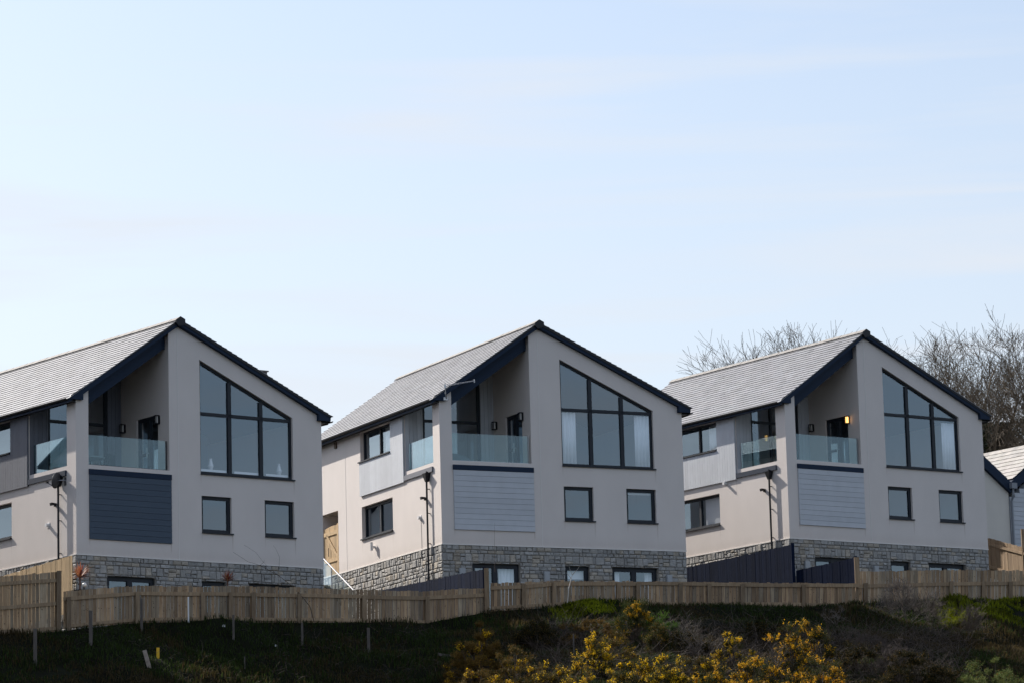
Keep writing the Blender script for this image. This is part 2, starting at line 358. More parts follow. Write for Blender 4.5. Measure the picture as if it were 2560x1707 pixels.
    roof = r_.build('roof', M_navy, h)
    def mk2():
        s = MB(); slates(s, -.34, top(-.34), XA, top(XA), y0-.03, y1, 9); slates(s, W+.34, top(W+.34), XA, top(XA), y0-.03, y1, 10)
        return s.build('slates', M_slate, roof)
    linked('slates', 'slates', roof, mk2)
    s = MB(); y = y0-.05
    while y < y1:
        e = min(y+.44, y1+.02); z = DZ+.035+R.uniform(-.004, .004)
        s.prism(FR, [(XA-.17, z-.115), (XA-.02, z), (XA+.02, z), (XA+.17, z-.075), (XA+.15, z-.1), (XA, z-.03), (XA-.15, z-.135)], y, e-.012, c=R.uniform(.85, 1.15)); y += .45
    s.build('ridge_tiles', M_ridge, roof)
    s = MB(); s.prism(FR, [(XA-.17, DZ-.16), (XA-.06, DZ-.26), (XA+.1, DZ-.22), (XA+.17, DZ-.13), (XA+.17, DZ-.03), (XA, DZ+.05), (XA-.17, DZ-.07)], y0-.085, y0-.045)
    s.build('ridge_end', M_black, roof)
    # barge boards with boxed ends
    bb = MB(); T = .245
    bb.prism(FR, [(-.28, 4.69), (.19, 4.69), (.19, lz(.19)), (XA, ZA), (XA, ZA+T-.05), (-.28, ZA-SL*(XA+.28)+T-.05)], y0, -.004)
    bb.prism(FR, [(XA, ZA), (8.83, rz_(8.83)), (8.83, 4.69), (9.27, 4.69), (9.27, rz_(9.27)+T-.07), (XA, ZA+T-.05)], y0, -.004)
    bb.build('barge_board', M_navy, roof)
    bb = MB(); bb.prism(FR, [(-.25, 4.80), (XA, ZA+.10), (XA, ZA+.20), (-.30, ZA-SL*(XA+.3)+T-.04)], y0-.02, y0-.003)
    bb.prism(FR, [(XA, ZA+.10), (9.28, rz_(9.28)+.12), (9.30, rz_(9.3)+.19), (XA, ZA+.20)], y0-.02, y0-.003)
    bb.build('verge_trim', M_black, roof)
    bb = MB(); bb.box((-.26, -.003, 4.63), (-.002, LEN, 4.67)); bb.box((W+.002, -.003, 4.63), (W+.26, LEN, 4.67)); bb.box((-.28, .0, 4.60), (-.262, LEN, 4.75)); bb.box((W+.262, 0, 4.6), (W+.28, LEN, 4.75))
    bb.build('soffit', M_black, roof)
    for x, sg in ((-.34, 1), (W+.34, -1)):
        g = MB(); z = 4.71
        prof = [(x+.062*math.cos(a), z+.062*math.sin(a)) for a in [math.pi+k*math.pi/8 for k in range(9)]]
        prof2 = [(x+.052*math.cos(a), z+.052*math.sin(a)) for a in [2*math.pi-k*math.pi/8 for k in range(9)]]
        g.prism(FR, prof+prof2, -.1, LEN+.1); g.build('gutter', M_black, roof)
    # navy gable beam over the balcony
    b = MB(); yb = .17
    b.prism(FR, [(XP-.1, lz(XP-.1)-.50), (XF-.13, lz(XF-.13)-.45), (XF-.13, lz(XF-.13)+.05), (XP-.1, lz(XP-.1)+.05)], yb, yb+.12)
    b.prism(FR, [(XP-.1, lz(XP-.1)-.20), (XF-.13, lz(XF-.13)-.17), (XF-.13, lz(XF-.13)+.05), (XP-.1, lz(XP-.1)+.05)], yb-.05, yb-.002)
    b.box((XF-.128, yb+.03, lz(XF)-.5), (XF-.004, yb+.14, lz(XF)+.02))
    b.build('gable_beam', M_navy, h)
    # balcony ceiling (sloping) and floor
    b = MB(); b.prism(FR, [(.32, lz(.32)-.02), (XF-.01, lz(XF)-.02), (XF-.01, lz(XF)+.05), (.32, lz(.32)+.05)], .31, 2.84); b.build('balcony_ceiling', mat('ceiling_boards', (.20, .17, .14), .8, .1), h)
    b = MB(); b.box((.305, .305, 2.3), (XF-.005, 2.85, 2.42)); b.build('balcony_floor', M_concrete, h)
    # rear wall of the balcony: cladding either side of the glazing
    cb = MB()
    for a0, a1 in ((.03, .68), (2.82, XF-.005)):
        u = a0
        while u < a1-.01:
            e = min(u+.145, a1); cb.box((u+.004, 2.83, 2.42), (e-.004, 2.87, lz(min(e, 3))-.03), R.uniform(.9, 1.08)); u = e
        cb.box((a0, 2.86, 2.42), (a1, 2.9, lz(a0)), .35)
    cb.build('balcony_cladding', side_mat, h)
    zt = 4.50
    bars = [((.68, zt-.04), (2.82, zt-.04), .09)]+([((1.66, 2.5), (1.66, 5.5), .09)] if kind != 'navy' else [])
    win(h, FR, [(.68, 2.43), (2.82, 2.43), (2.82, lz(2.82)-.05), (.68, lz(.68)-.05)], 2.87, bars, .09, 'balcony_window', False)
    # door in the fin
    dr = win(h, lambda u, v, d: (XF+d, u, v), rect(.65, 1.92, 2.44, 4.58), .06, [((1.27, 2.5), (1.27, 4.5), .15), ((.65, 3.35), (1.9, 3.35), .08)] if False else [((1.36, 2.5), (1.36, 4.5), .16), ((1.36, 3.4), (1.85, 3.4), .08)], .1, 'balcony_door', False)
    k = MB(); k.tube([(XF-.02, 1.28, 3.3), (XF-.02, 1.28, 3.62)], .014, 6); k.box((XF-.03, 1.26, 3.44), (XF+.05, 1.30, 3.47)); k.build('door_handle', M_steel, dr)
    lamp(h, .58, 4.40, kind == 'lit'); lamp(h, 2.62, 4.40)
    # ---- balcony beams and glass
    b = MB(); b.box((XP-.0, -.055, 2.441), (XF+.05, -.002, 2.605)); b.build('balcony_beam', beam_mat, h)
    b = MB(); b.box((-.055, .56, 2.441), (-.002, 2.87, 2.605)); b.build('balcony_beam', beam_mat if kind != 'aerial' else M_cladgrey, h)
    g = MB(); g.box((XP+.02, .10, 2.76), (XF-.09, .118, 3.67)); g.build('glass_balustrade', M_balglass, h)
    g = MB(); g.box((.10, .56, 2.76), (.118, 2.66, 3.67)); g.build('glass_balustrade', M_balglass, h)
    b = MB(); b.box((XP+.02, .09, 2.742), (XF-.06, .13, 2.765)); b.box((.09, .56, 2.742), (.13, 2.7, 2.765)); b.box((XF-.06, .09, 2.742), (XF-.045, .13, 3.67)); b.box((.09, 2.68, 2.742), (.13, 2.70, 3.67)); b.build('balustrade_clamp', M_steel if kind != 'navy' else M_frame, h)
    # ---- front cladding panel
    p = MB(); n = 11; a, e = .469, 2.435; g_ = (e-a)/n
    for q in range(n):
        z0 = a+q*g_; t = R.uniform(.95, 1.05)
        p.prism(SD, [(-.050, z0+.004), (-.002, z0+.004), (-.002, z0+g_-.001), (-.043, z0+g_-.001)], XP+.01, XF+.04, c=t)
    p.box((XP+.01, -.003, a), (XF+.04, .0-.0005, e), .3)
    p.build('front_cladding', front_mat, h)
    # ---- side cladding box with its window
    p = MB(); u = 2.87
    while u < 6.57:
        e = min(u+.148, 6.585); z1 = 4.6
        segs = [(2.40, 4.6)] if (e < 3.97) else [(2.40, 3.545)]
        for z0, z1 in segs: p.box((-.06, u+.004, z0), (-.02, e-.004, z1), R.uniform(.94, 1.05))
        u = e
    p.box((-.02, 2.87, 2.41), (-.003, 3.94, 4.6), .4); p.box((-.02, 3.94, 2.41), (-.003, 6.58, 3.55), .4); p.box((-.06, 2.852, 2.40), (-.003, 2.868, 4.6), .9)
    p.build('side_cladding', side_mat, h)
    win(h, SD, rect(3.95, 6.6, 3.6, 4.62), .13, [((5.19, 3.62), (5.19, 4.6), .075)], .07, 'window', True, sillout=.1)
    win(h, SD, rect(3.928, 6.567, .94, 2.04), .13, [((5.3, .95), (5.3, 2.0), .10)], .085, 'window', True, sillout=.06)
    # ---- front windows
    win(h, FR, [(4.447, 2.74), (7.904, 2.74), (7.904, 4.706), (4.447, 6.298)], .09, [((4.45, 4.57), (7.9, 4.57), .10), ((5.66, 2.75), (5.66, 5.68), .13), ((6.83, 2.75), (6.83, 5.14), .13)], .07, 'gable_window')
    for r0 in ((4.473, 5.572), (6.804, 7.917)):
        win(h, FR, rect(r0[0], r0[1], .905, 2.033), .09, [], .10, 'window')
    for a0, a1, b0, b1 in DOORS:
        win(h, FR, rect(a0, a1, b0, b1), .12, [(((a0+a1)/2+.09, b0+.1), ((a0+a1)/2+.09, b1-.05), .18)] if a1-a0 > 1.2 else [], .13, 'patio_door' if a1-a0 > 1.2 else 'window', False)
    # ---- downpipe, hopper, small wall fittings
    d_ = MB(); y = .90
    d_.tube([(-.1, y, 2.2), (-.1, y, -2.9)], .034, 8)
    for z in (1.9, 1.1, .1, -.9): d_.box((-.10, y-.02, z-.012), (-.001, y+.02, z+.012))
    dp = d_.build('downpipe', M_black, h)
    d_ = MB(); d_.add([(-.20,y-.13,2.42),(-.0+-.01,y-.13,2.42),(-.01,y+.13,2.42),(-.20,y+.13,2.42),(-.14,y-.05,2.14),(-.03,y-.05,2.14),(-.03,y+.05,2.14),(-.14,y+.05,2.14)], [(0,1,2,3),(7,6,5,4),(0,4,5,1),(1,5,6,2),(2,6,7,3),(3,7,4,0)])
    d_.tube([(-.02, y, 2.44), (-.1, y, 2.47), (-.12, y, 2.36)], .035, 8)
    d_.build('hopper', M_black, dp)
    sy, sz = (1.2, 1.62) if kind != 'lit' else (1.28, 1.80)
    d_ = MB(); d_.box((-.06, sy-.04, sz-.05), (-.001, sy+.04, sz+.05)); d_.prism(lambda u, v, d: (u, sy-.07+d, sz+v), [(-.17, -.03), (-.05, .0), (-.05, .05), (-.19, .06)], 0, .14); d_.build('security_light', M_black, h)
    if kind != 'lit':
        d_ = MB(); d_.tube([(-.001, 1.66, 1.05), (-.1, 1.66, 1.05)], .06, 12); d_.box((-.012, 1.58, .97), (-.001, 1.74, 1.13)); d_.build('extractor_vent', M_white, h)
    else:
        d_ = MB(); d_.tube([(-.001, 3.5, 2.33), (-.14, 3.5, 2.33)], .055, 12); d_.build('extractor_vent', M_white, h)
    if kind == 'aerial':
        d_ = MB(); d_.tube([(-.12, 5.5, .42), (-.12, 5.5, .70)], .05, 12); d_.box((-.13, 5.47, .5), (-.001, 5.53, .58)); d_.build('wall_lamp', M_white, h)
        d_ = MB(); d_.tube([(-.006, 1.62, .98), (-.006, 1.60, .4), (-.006, 1.60, -.05)], .005, 4); d_.build('cable', M_black, h)
        d_ = MB(); d_.box((-.06, 8.62, 4.38), (-.001, 8.78, 4.6)); d_.build('bracket', mat('brown_bracket', (.1, .07, .05)), h)
    if kind != 'navy':
        for bx in ((.66, -1.0, .22, .4), (3.72, -1.0, .2, .34), (8.28, -1.0, .2, .34)):
            d_ = MB(); d_.box((bx[0]-bx[2]/2, -.11, bx[1]-bx[3]/2), (bx[0]+bx[2]/2, -.03, bx[1]+bx[3]/2)); d_.box((bx[0]-bx[2]/2+.02, -.12, bx[1]-bx[3]/2+.03), (bx[0]+bx[2]/2-.02, -.111, bx[1]+bx[3]/2-.03)); d_.build('outdoor_lamp', mat('grey_lamp_box', (.34, .36, .38), .5), h)
    return h

P1, Y1 = (-13.2877, 107.8172, 13.1413), .6544
P2, Y2 = (-2.4481, 116.3829, 14.1955), .4488
P3, Y3 = (9.3979, 123.4973, 14.9382), .5903
H1 = house('house', P1, Y1, 'cream gabled house with slate blue cladding panel below its balcony', M_cladnavy, M_cladgrey, M_navy, 'navy')
H2 = house('house', P2, Y2, 'cream gabled house with pale panel, television aerial at its eave, middle of the three', M_cladpale, M_cladpale, M_navy, 'aerial')
H3 = house('house', P3, Y3, 'cream gabled house with a glowing lamp on its balcony, bare trees behind', M_cladpale, M_cladpale, M_navy, 'lit')

def wp(P, yaw, x, y, z): c, s = math.cos(yaw), math.sin(yaw); return Vector((P[0]+c*x-s*y, P[1]+s*x+c*y, P[2]+z))
# rear wing and roof vent of the first house
b = MB(); b.prism(FR, [(9.002, 0), (9.55, 0), (9.55, 4.45), (9.002, 4.7)], 5.2, 10.9); b.build('rear_wing', M_render, H1)
b = MB(); t0 = DZ-SR*(9.3-XA); b.prism(FR, [(7.2, DZ-SR*(7.2-XA)+.02), (9.95, DZ-SR*(9.95-XA)+.03), (9.95, DZ-SR*(9.95-XA)-.16), (7.2, DZ-SR*(7.2-XA)-.08)], 5.0, 11.0); b.box((9.9, 5, t0-.42), (10.02, 11, t0-.32)); b.build('rear_wing_roof', M_black, H1)
b = MB(); b.box((7.02, .5, 5.6), (7.30, .8, 6.22)); b.box((6.98, .46, 6.221), (7.34, .84, 6.26)); b.build('roof_vent', mat('vent_grey', (.15, .14, .14)), H1)

# lower houses beside and behind, seen mostly as reflections in the side windows
for (x, y, yaw_, lb, dd_) in ((-23.5, 101.5, .65, 'slate roofed neighbouring house standing beyond the left edge', 11), (-27, 131, .35, 'low slate roofed rear house hidden behind the left house', 7), (-7.5, 139.5, .35, 'low slate roofed rear house hidden behind the middle house', 7)):
    z = 15.2; hb = empty('house', (x, y, z), yaw_, lb, 'house')
    b = MB(); b.prism(SD, [(0, -6), (dd_, -6), (dd_, 2.6), (dd_/2, 4.7), (0, 2.6)], -6, 6); b.build('wall', M_render, hb)
    b = MB(); b.prism(SD, [(-.3, 2.5), (dd_/2, 4.85), (dd_+.3, 2.5), (dd_+.3, 2.6), (dd_/2, 4.98), (-.3, 2.6)], -6.3, 6.3); rf = b.build('roof', M_navy, hb)
    s = MB(); slates(s, -.3, 2.6, dd_/2, 4.98, -6.3, 6.3, 40); s.v = [(v[1], v[0], v[2]) for v in s.v]; s.build('slates', M_slate, rf)
    for k in (-3.5, 0, 3.5): win(hb, lambda u, v, d: (u, d-.05, v), rect(k-.6, k+.6, .9, 2.1), .02, [], .08, 'window')
# gate in the side entrance of the middle house
g = empty('wooden_gate', wp(P2, Y2, 0, 8.7, -.6), Y2, 'tall braced timber gate in the side entrance between two houses', 'gate')
b = MB(); u = .12
while u < 1.35: b.box((.06, u, 0), (.085, u+.11, 2.32+.03*math.sin(u*3)), R.uniform(.7, 1.1)); u += .118
b.build('boards', M_newwood, g)
for z0, z1 in ((2.02, 2.16), (.2, .34), (1.08, 1.2)): b = MB(); b.box((.03, .12, z0), (.06, 1.35, z1)); b.build('ledge', M_newwood, g)
b = MB(); b.bar(lambda a, c_, d: (.03+d, a, c_), (.2, 1.2), (1.15, 2.02), .1, .0, .029); b.build('brace', M_newwood, g)
b = MB(); b.box((0.0, -.02, 0), (.12, .1, 2.36)); b.build('post', M_newwood, g)
b = MB(); b.tube([(.01, .9, 1.3), (.01, .9, 1.6)], .012, 6); b.build('handle', M_black, g)

# garden stairs with glass balustrade between the first two houses
pA, pB = at(800, 1386, 119.9), at(888, 1478, 116.6)
st = empty('garden_stairs', pB+Vector((0, 0, -1.0)), 0, 'outdoor steps with glass side panels and steel handrail in the gap between houses', 'stairs')
o_ = pB+Vector((0, 0, -1.0)); D = pA-pB
b = MB()
for k in range(9):
    a = D*(k/9); b_ = D*((k+1)/9); n2 = Vector((D.y, -D.x, 0)).normalized()*-1.1
    z = D.z*(k+1)/9-.05; vs = [(a.x, a.y, -1.5), (b_.x, b_.y, -1.5), (b_.x+n2.x, b_.y+n2.y, -1.5), (a.x+n2.x, a.y+n2.y, -1.5)]; vs += [(x, y, z) for x, y, _ in vs]
    b.add(vs, [(0,3,2,1),(4,5,6,7),(0,1,5,4),(1,2,6,5),(2,3,7,6),(3,0,4,7)])
b.build('steps', M_concrete, st)
b = MB(); b.tube([Vector((0, 0, 1)), D+Vector((0, 0, 1))], .024, 8); b.build('handrail', M_steel, st)
for k in range(3):
    a = D*(k/3+.01); c_ = D*((k+1)/3-.01); b = MB(); b.add([a+Vector((0,0,.12)), c_+Vector((0,0,.12)), c_+Vector((0,0,.93)), a+Vector((0,0,.93))], [(0,1,2,3)]); b.build('glass_panel', M_balglass, st)
for k in range(4):
    a = D*(k/3); b = MB(); b.tube([a+Vector((0,0,-.2)), a+Vector((0,0,.98))], .02, 6); b.build('post', M_steel, st)

# ------------------------------------------------------------------ curtains and blinds
def drape(P, yaw, x0, x1, y, z0, z1, label, name='curtain', cat='curtain', m=None, amp=.03, grp=None):
    c_ = MB(); n = max(6, int((x1-x0)/.03)); vs = []
    for i in range(n+1):
        x = (x1-x0)*i/n; yy = amp*math.sin(x*45)+amp*.5*math.sin(x*19+1); vs += [(x, yy, 0), (x, yy, z1-z0)]
    c_.add(vs, [(2*i, 2*i+2, 2*i+3, 2*i+1) for i in range(n)])
    o = c_.build(name, m or M_curtain, None, normals=False, smooth=amp > 0); o.location = wp(P, yaw, x0, y, z0); o.rotation_euler = (0, 0, yaw)
    md = o.modifiers.new('Solidify', 'SOLIDIFY'); md.thickness = .006
    return tag(o, label, cat, grp)
drape(P2, Y2, 4.53, 5.06, .20, 2.76, 4.55, 'white curtain at the left side of the gable window with drawn curtains')
drape(P2, Y2, 7.30, 7.82, .20, 2.76, 4.55, 'white curtain at the right side of the gable window with drawn curtains')
drape(P2, Y2, 1.2, 1.75, .3, -2.6, -.7, 'white curtain behind the left pane of the patio door beside the navy fence')
drape(P2, Y2, 2.15, 2.75, .3, -2.6, -.7, 'white curtain behind the right pane of the patio door beside the navy fence')
drape(P2, Y2, 6.3, 6.62, .3, -2.6, -.7, 'white curtain at left edge of the middle house right patio door')
drape(P2, Y2, 7.55, 7.86, .3, -2.6, -.7, 'white curtain at right edge of the middle house right patio door')
drape(P2, Y2, 4.5, 5.3, .3, -1.02, -.7, 'rolled white blind in the small stone wall window behind the thin sapling', 'roller_blind', 'blind', amp=0)
drape(P2, Y2, 6.9, 7.85, .25, 1.87, 1.99, 'rolled up pale blind in the middle house small right window', 'roller_blind', 'blind', amp=0)
drape(P3, Y3, 7.25, 7.80, .20, 2.78, 4.5, 'pale curtain at the right side of the right house gable window')
drape(P1, Y1, 4.54, 5.5, .17, 2.82, 2.9, 'low white inner sill board in the left pane of the left gable window', 'inner_sill_board', 'shelf', M_white, 0)  # white inner window sill, one strip behind each pane
drape(P1, Y1, 5.8, 6.75, .17, 2.82, 2.9, 'low white inner sill board in the middle pane of the left gable window', 'inner_sill_board', 'shelf', M_white, 0)
drape(P1, Y1, 6.98, 7.8, .17, 2.82, 2.9, 'low white inner sill board in the right pane of the left gable window', 'inner_sill_board', 'shelf', M_white, 0)
for x, z, lb in ((5.0, 2.9, 'tall pale vase on the inner sill of the left gable window'), (7.55, 2.9, 'slim pale vase at the right end of the left gable window')):
    b = MB(); b.tube([(0, 0, 0), (0, 0, .12), (0, 0, .3), (0, 0, .36)], [.05, .09, .04, .05], 12); o = b.build('vase', M_white); o.location = wp(P1, Y1, x, .28, z); tag(o, lb, 'vase')
for x in (3.9,):
    o = drape(P3, Y3, 0, 1.15, 0, .98, 1.98, 'pale roller blind drawn in the side window of the right house', 'roller_blind', 'blind', amp=0)
    o.location = wp(P3, Y3, .28, 3.98, .98); o.rotation_euler = (0, 0, Y3+math.pi/2)
o = drape(P3, Y3, 0, .8, 0, 3.62, 4.58, 'white net curtain in the upper side window of the right house'); o.location = wp(P3, Y3, .3, 4.0, 3.62); o.rotation_euler = (0, 0, Y3+math.pi/2)
o = drape(P2, Y2, 0, 1.0, 0, 3.62, 4.58, 'white curtain in the upper side window of the middle house'); o.location = wp(P2, Y2, .3, 4.0, 3.62); o.rotation_euler = (0, 0, Y2+math.pi/2)
# balcony furniture
t = empty('garden_table', wp(P1, Y1, 1.15, 1.3, 2.42), Y1, 'round topped table on the left balcony behind green glass', 'table')
b = MB(); b.tube([(0, 0, .70), (0, 0, .74)], .55, 20); b.build('table_top', mat('grey_table', (.3, .31, .32)), t)
for dx, dy in ((-.3,-.3),(.3,-.3),(-.3,.3),(.3,.3)): b = MB(); b.tube([(dx, dy, .70), (dx*1.2, dy*1.2, 0)], .02, 6); b.build('leg', M_black, t)
t = empty('garden_chair', wp(P1, Y1, 2.2, 1.2, 2.42), Y1+.6, 'dark chair standing beside the balcony table', 'chair')
b = MB(); b.box((-.25, -.24, .42), (.25, .24, .47)); b.build('seat', M_black, t); b = MB(); b.box((-.25, .2, .5), (.25, .24, .92)); b.build('backrest', M_black, t)
for dx, dy in ((-.22,-.21),(.22,-.21),(-.22,.21),(.22,.21)): b = MB(); b.tube([(dx, dy, .42), (dx*1.1, dy*1.1, 0)], .018, 6); b.build('leg', M_black, t)
t = empty('outdoor_sofa', wp(P2, Y2, 1.2, 1.5, 2.42), Y2, 'grey outdoor sofa with curved back on the middle balcony', 'sofa')
b = MB(); b.box((-.75, -.35, .05), (.85, .35, .42)); b.build('seat', mat('grey_fabric', (.12, .14, .16), .9), t)
b = MB(); b.prism(FR, [(-.75, .42), (.85, .42)]+[(.05+.8*math.cos(a), .42+.42*math.sin(a)) for a in [k*math.pi/10 for k in range(1, 10)]], .25, .35); b.build('backrest', mat('grey_fabric2', (.15, .17, .19), .9), t)

# ------------------------------------------------------------------ dish and aerial
d0 = wp(P1, Y1, 0, .62, 2.25)
t = empty('satellite_dish', d0, Y1, 'dark grey satellite dish on a wall arm beside the downpipe', 'satellite dish')
b = MB(); cen = Vector((-.22, .20, .07)); ax = Vector((-.42, .85, .25)).normalized(); u = ax.cross(Vector((0,0,1))).normalized(); v = ax.cross(u)
vs = [cen-ax*.07]; fs = []
for r in range(1, 5):
    for k in range(20):
        a = 2*math.pi*k/20; q = r/4; vs.append(cen+(u*math.cos(a)*.23+v*math.sin(a)*.25)*q+ax*(-.07+.07*q*q))
for k in range(20): fs.append((0, 1+k, 1+(k+1) % 20))
for r in range(3):
    for k in range(20): a = 1+r*20+k; b2 = 1+r*20+(k+1) % 20; fs.append((a, b2, b2+20, a+20))
b.add(vs, fs); o = b.build('reflector', mat('dish_grey', (.06, .06, .065), .5), t, smooth=True); md = o.modifiers.new('Solidify', 'SOLIDIFY'); md.thickness = .012
b = MB(); b.tube([(0, 0, .05), (-.12, .05, .05), cen-ax*.06], .02, 6); b.box((-.02, -.05, -.1), (0, .05, .15)); b.build('bracket', M_steel, t)
b = MB(); b.tube([cen-ax*.05+v*.23, cen+ax*.3+v*.12], .012, 6); e = cen+ax*.3+v*.12; b.box(e-Vector((.04,.03,.03)), e+Vector((.04,.03,.03))); b.build('receiver_arm', M_black, t)
a0 = wp(P2, Y2, .2, -.16, 4.75)
t = empty('tv_aerial', a0, 0, 'thin metal television aerial clamped at the front eave corner', 'aerial')
tip = at(1186, 952, 115.6)-a0; root = at(1113, 965, 115.9)-a0
b = MB(); b.tube([(0, 0, 0), (root.x*.9, root.y*.9, 0.12), root], .022, 6); b.box((-.12, -.02, -.05), (.05, .06, .05)); b.build('mast', M_steel, t)
b = MB(); b.tube([root, tip], .014, 5); b.tube([root+Vector((0,0,.05)), tip+Vector((0,0,.02))], .006, 4)
dd = (tip-root).normalized(); pp = dd.cross(Vector((0,0,1))).normalized()
b.build('boom', M_steel, t)
b = MB()
for k in range(11): c_ = root+(tip-root)*(k/10); l = .10-.004*k; b.tube([c_-pp*l, c_+pp*l], .005, 4)
b.tube([tip+Vector((0,0,-.05)), tip+Vector((0,0,.06))], .02, 5); c_ = root; b.box(c_-Vector((.03,.03,.06)), c_+Vector((.03,.03,.07)))
b.build('elements', M_steel, t)

# ------------------------------------------------------------------ fourth house at the right edge
V4 = at(2522, 1232, 139); h4 = empty('house', V4, .6, 'cream and grey boarded house with a valley between two gables, cut by the right edge', 'house', 'matching gabled houses standing in a row')
b = MB(); b.prism(FR, [(-5.2, -5), (-.02, -5), (-.02, .1), (-2.6, 1.95), (-5.2, .1)], 0, .3); b.build('wall', mat('cream_render_warm', (.66, .62, .56), .9, .04, 1.3, .2, 60), h4)
b = MB(); z = -5
while z < 1.6:
    b.prism(SD, [(-.04, z), (0.28, z), (.28, z+.178), (-.025, z+.178)], .02, min(5.2, 5.2 if z < 0 else 5.2), c=R.uniform(.95, 1.05)) if z < -.25 else b.prism(SD, [(-.04, z), (0.28, z), (.28, z+.178), (-.025, z+.178)], .02+(z+.25)/.7+.1, 5.1-(z+.25)/.7, c=1); z += .18
b.build('weatherboarding', M_cladpale, h4)
b = MB(); b.box((-5, .32, -5), (5, 9, -.1)); b.build('rear_wall', M_render, h4)
b = MB(); b.prism(FR, [(0, 0), (2.6, 1.82), (5.2, 0), (5.2, .42), (2.6, 2.24), (0, .42), (-2.6, 2.24), (-5.2, .42), (-5.2, 0), (-2.6, 1.82)], -.15, 8.8); rf = b.build('roof', M_navy, h4)
s = MB(); slates(s, .15, .56, 2.6, 2.29, -.1, 8.9, 20, .33); slates(s, 5.3, .4, 2.6, 2.29, -.1, 8.9, 21, .33); slates(s, -5.3, .4, -2.6, 2.29, -.1, 8.9, 22, .33); slates(s, -.15, .56, -2.6, 2.29, -.1, 8.9, 23, .33); s.build('slates', mat('pale_slate', (.42, .40, .37), .5, .12, 5, .2, 14, attr=True), rf)
b = MB(); b.tube([(.05, -.2, .25), (.05, -.2, -.1), (.05, -.1, -.3), (.05, -.1, -5)], .045, 8); b.box((-.09, -.3, .16), (.19, -.16, .38)); b.build('downpipe', mat('grey_pipe', (.22, .24, .27), .5), h4)

# ------------------------------------------------------------------ ground
fl = [(-300, 1600), (0, 1585), (145, 1577), (335, 1555), (520, 1552), (640, 1554), (1060, 1556), (1228, 1526), (1400, 1516), (1550, 1513), (1920, 1515), (2146, 1517), (2383, 1510), (2620, 1503), (2900, 1500)]
Yd = lambda px: 99+px*.01
FB = [at(px, py, Yd(px)) for px, py in fl]
fbx = np.array([p.x for p in FB]); fby = np.array([p.y for p in FB]); fbz = np.array([p.z for p in FB])
def vnoise(x, y, s):
    x = np.asarray(x)*s; y = np.asarray(y)*s; i = np.floor(x); j = np.floor(y); fx = x-i; fy = y-j; fx = fx*fx*(3-2*fx); fy = fy*fy*(3-2*fy)
    hsh = lambda a, b: np.modf(np.abs(np.sin(a*127.1+b*311.7)*43758.5453))[0]
    return (hsh(i, j)*(1-fx)+hsh(i+1, j)*fx)*(1-fy)+(hsh(i, j+1)*(1-fx)+hsh(i+1, j+1)*fx)*fy
def gz(x, y):
    x = np.asarray(x, float); y = np.asarray(y, float)
    yf = np.interp(x, fbx, fby)+np.where(x < fbx[0], (x-fbx[0])*.6, 0)+np.where(x > fbx[-1], (x-fbx[-1])*.6, 0)
    zb = np.interp(x, fbx, fbz); d = yf-y
    k = np.interp(x, [-5, 1, 12, 17], [.42, .25, .25, .30]); sl = np.where(d < .5, .15*d, .075+k*(d-.5))
    front = zb-sl+np.clip(d, 0, 1)*((vnoise(x, y, .45)-.5)*.7+(vnoise(x, y, 1.7)-.5)*.22)
    front = front+.10*np.exp(-((x-2.0)/.9)**2-((d-1.1)/.6)**2)+.14*np.exp(-((x-16.6)/3.2)**2-((d-1.7)/1.2)**2)*np.clip(d, 0, 1)  # low swells added so the grass at the fence foot catches the sun
    front = np.maximum(front, -1.6+.3*vnoise(x, y, .1))
    e = -d; q = np.clip((e-14)/5, 0, 1); back = zb+np.clip(e, 0, 14)*.04+q*q*(3-2*q)*2.6+np.clip(e-19, 0, 80)*.05
    return np.where(d > 0, front, back)
xs = np.concatenate([np.linspace(-900, -60, 15), np.linspace(-40, -18, 12), np.linspace(-17, 20, 186), np.linspace(22, 60, 14), np.linspace(90, 900, 14)])
ys = np.concatenate([np.linspace(-900, 40, 20), np.linspace(50, 80, 12), np.linspace(82, 126, 180), np.linspace(128, 170, 24), np.linspace(190, 1500, 16)])
X, Y = np.meshgrid(xs, ys); Z = gz(X, Y); nx_, ny_ = len(xs), len(ys)
me = bpy.data.meshes.new('ground'); idx = np.arange(nx_*ny_).reshape(ny_, nx_)
q = np.stack([idx[:-1, :-1], idx[:-1, 1:], idx[1:, 1:], idx[1:, :-1]], -1).reshape(-1, 4)
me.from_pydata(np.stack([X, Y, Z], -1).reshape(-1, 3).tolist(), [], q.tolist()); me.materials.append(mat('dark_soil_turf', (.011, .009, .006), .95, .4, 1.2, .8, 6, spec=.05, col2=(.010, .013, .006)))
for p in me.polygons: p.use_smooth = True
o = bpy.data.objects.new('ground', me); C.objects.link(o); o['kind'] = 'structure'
def hit(px, py):
    a = at(px, py, 1.0)
    t = 85+np.arange(1600)*.03; under = a.z*t < gz(a.x*t, a.y*t); i = int(np.argmax(under))
    return a*float(t[i]) if under[i] else a*110
def ground_pt(px, Yv):
    p = at(px, 1500, Yv); return Vector((p.x, p.y, float(gz(p.x, p.y))))

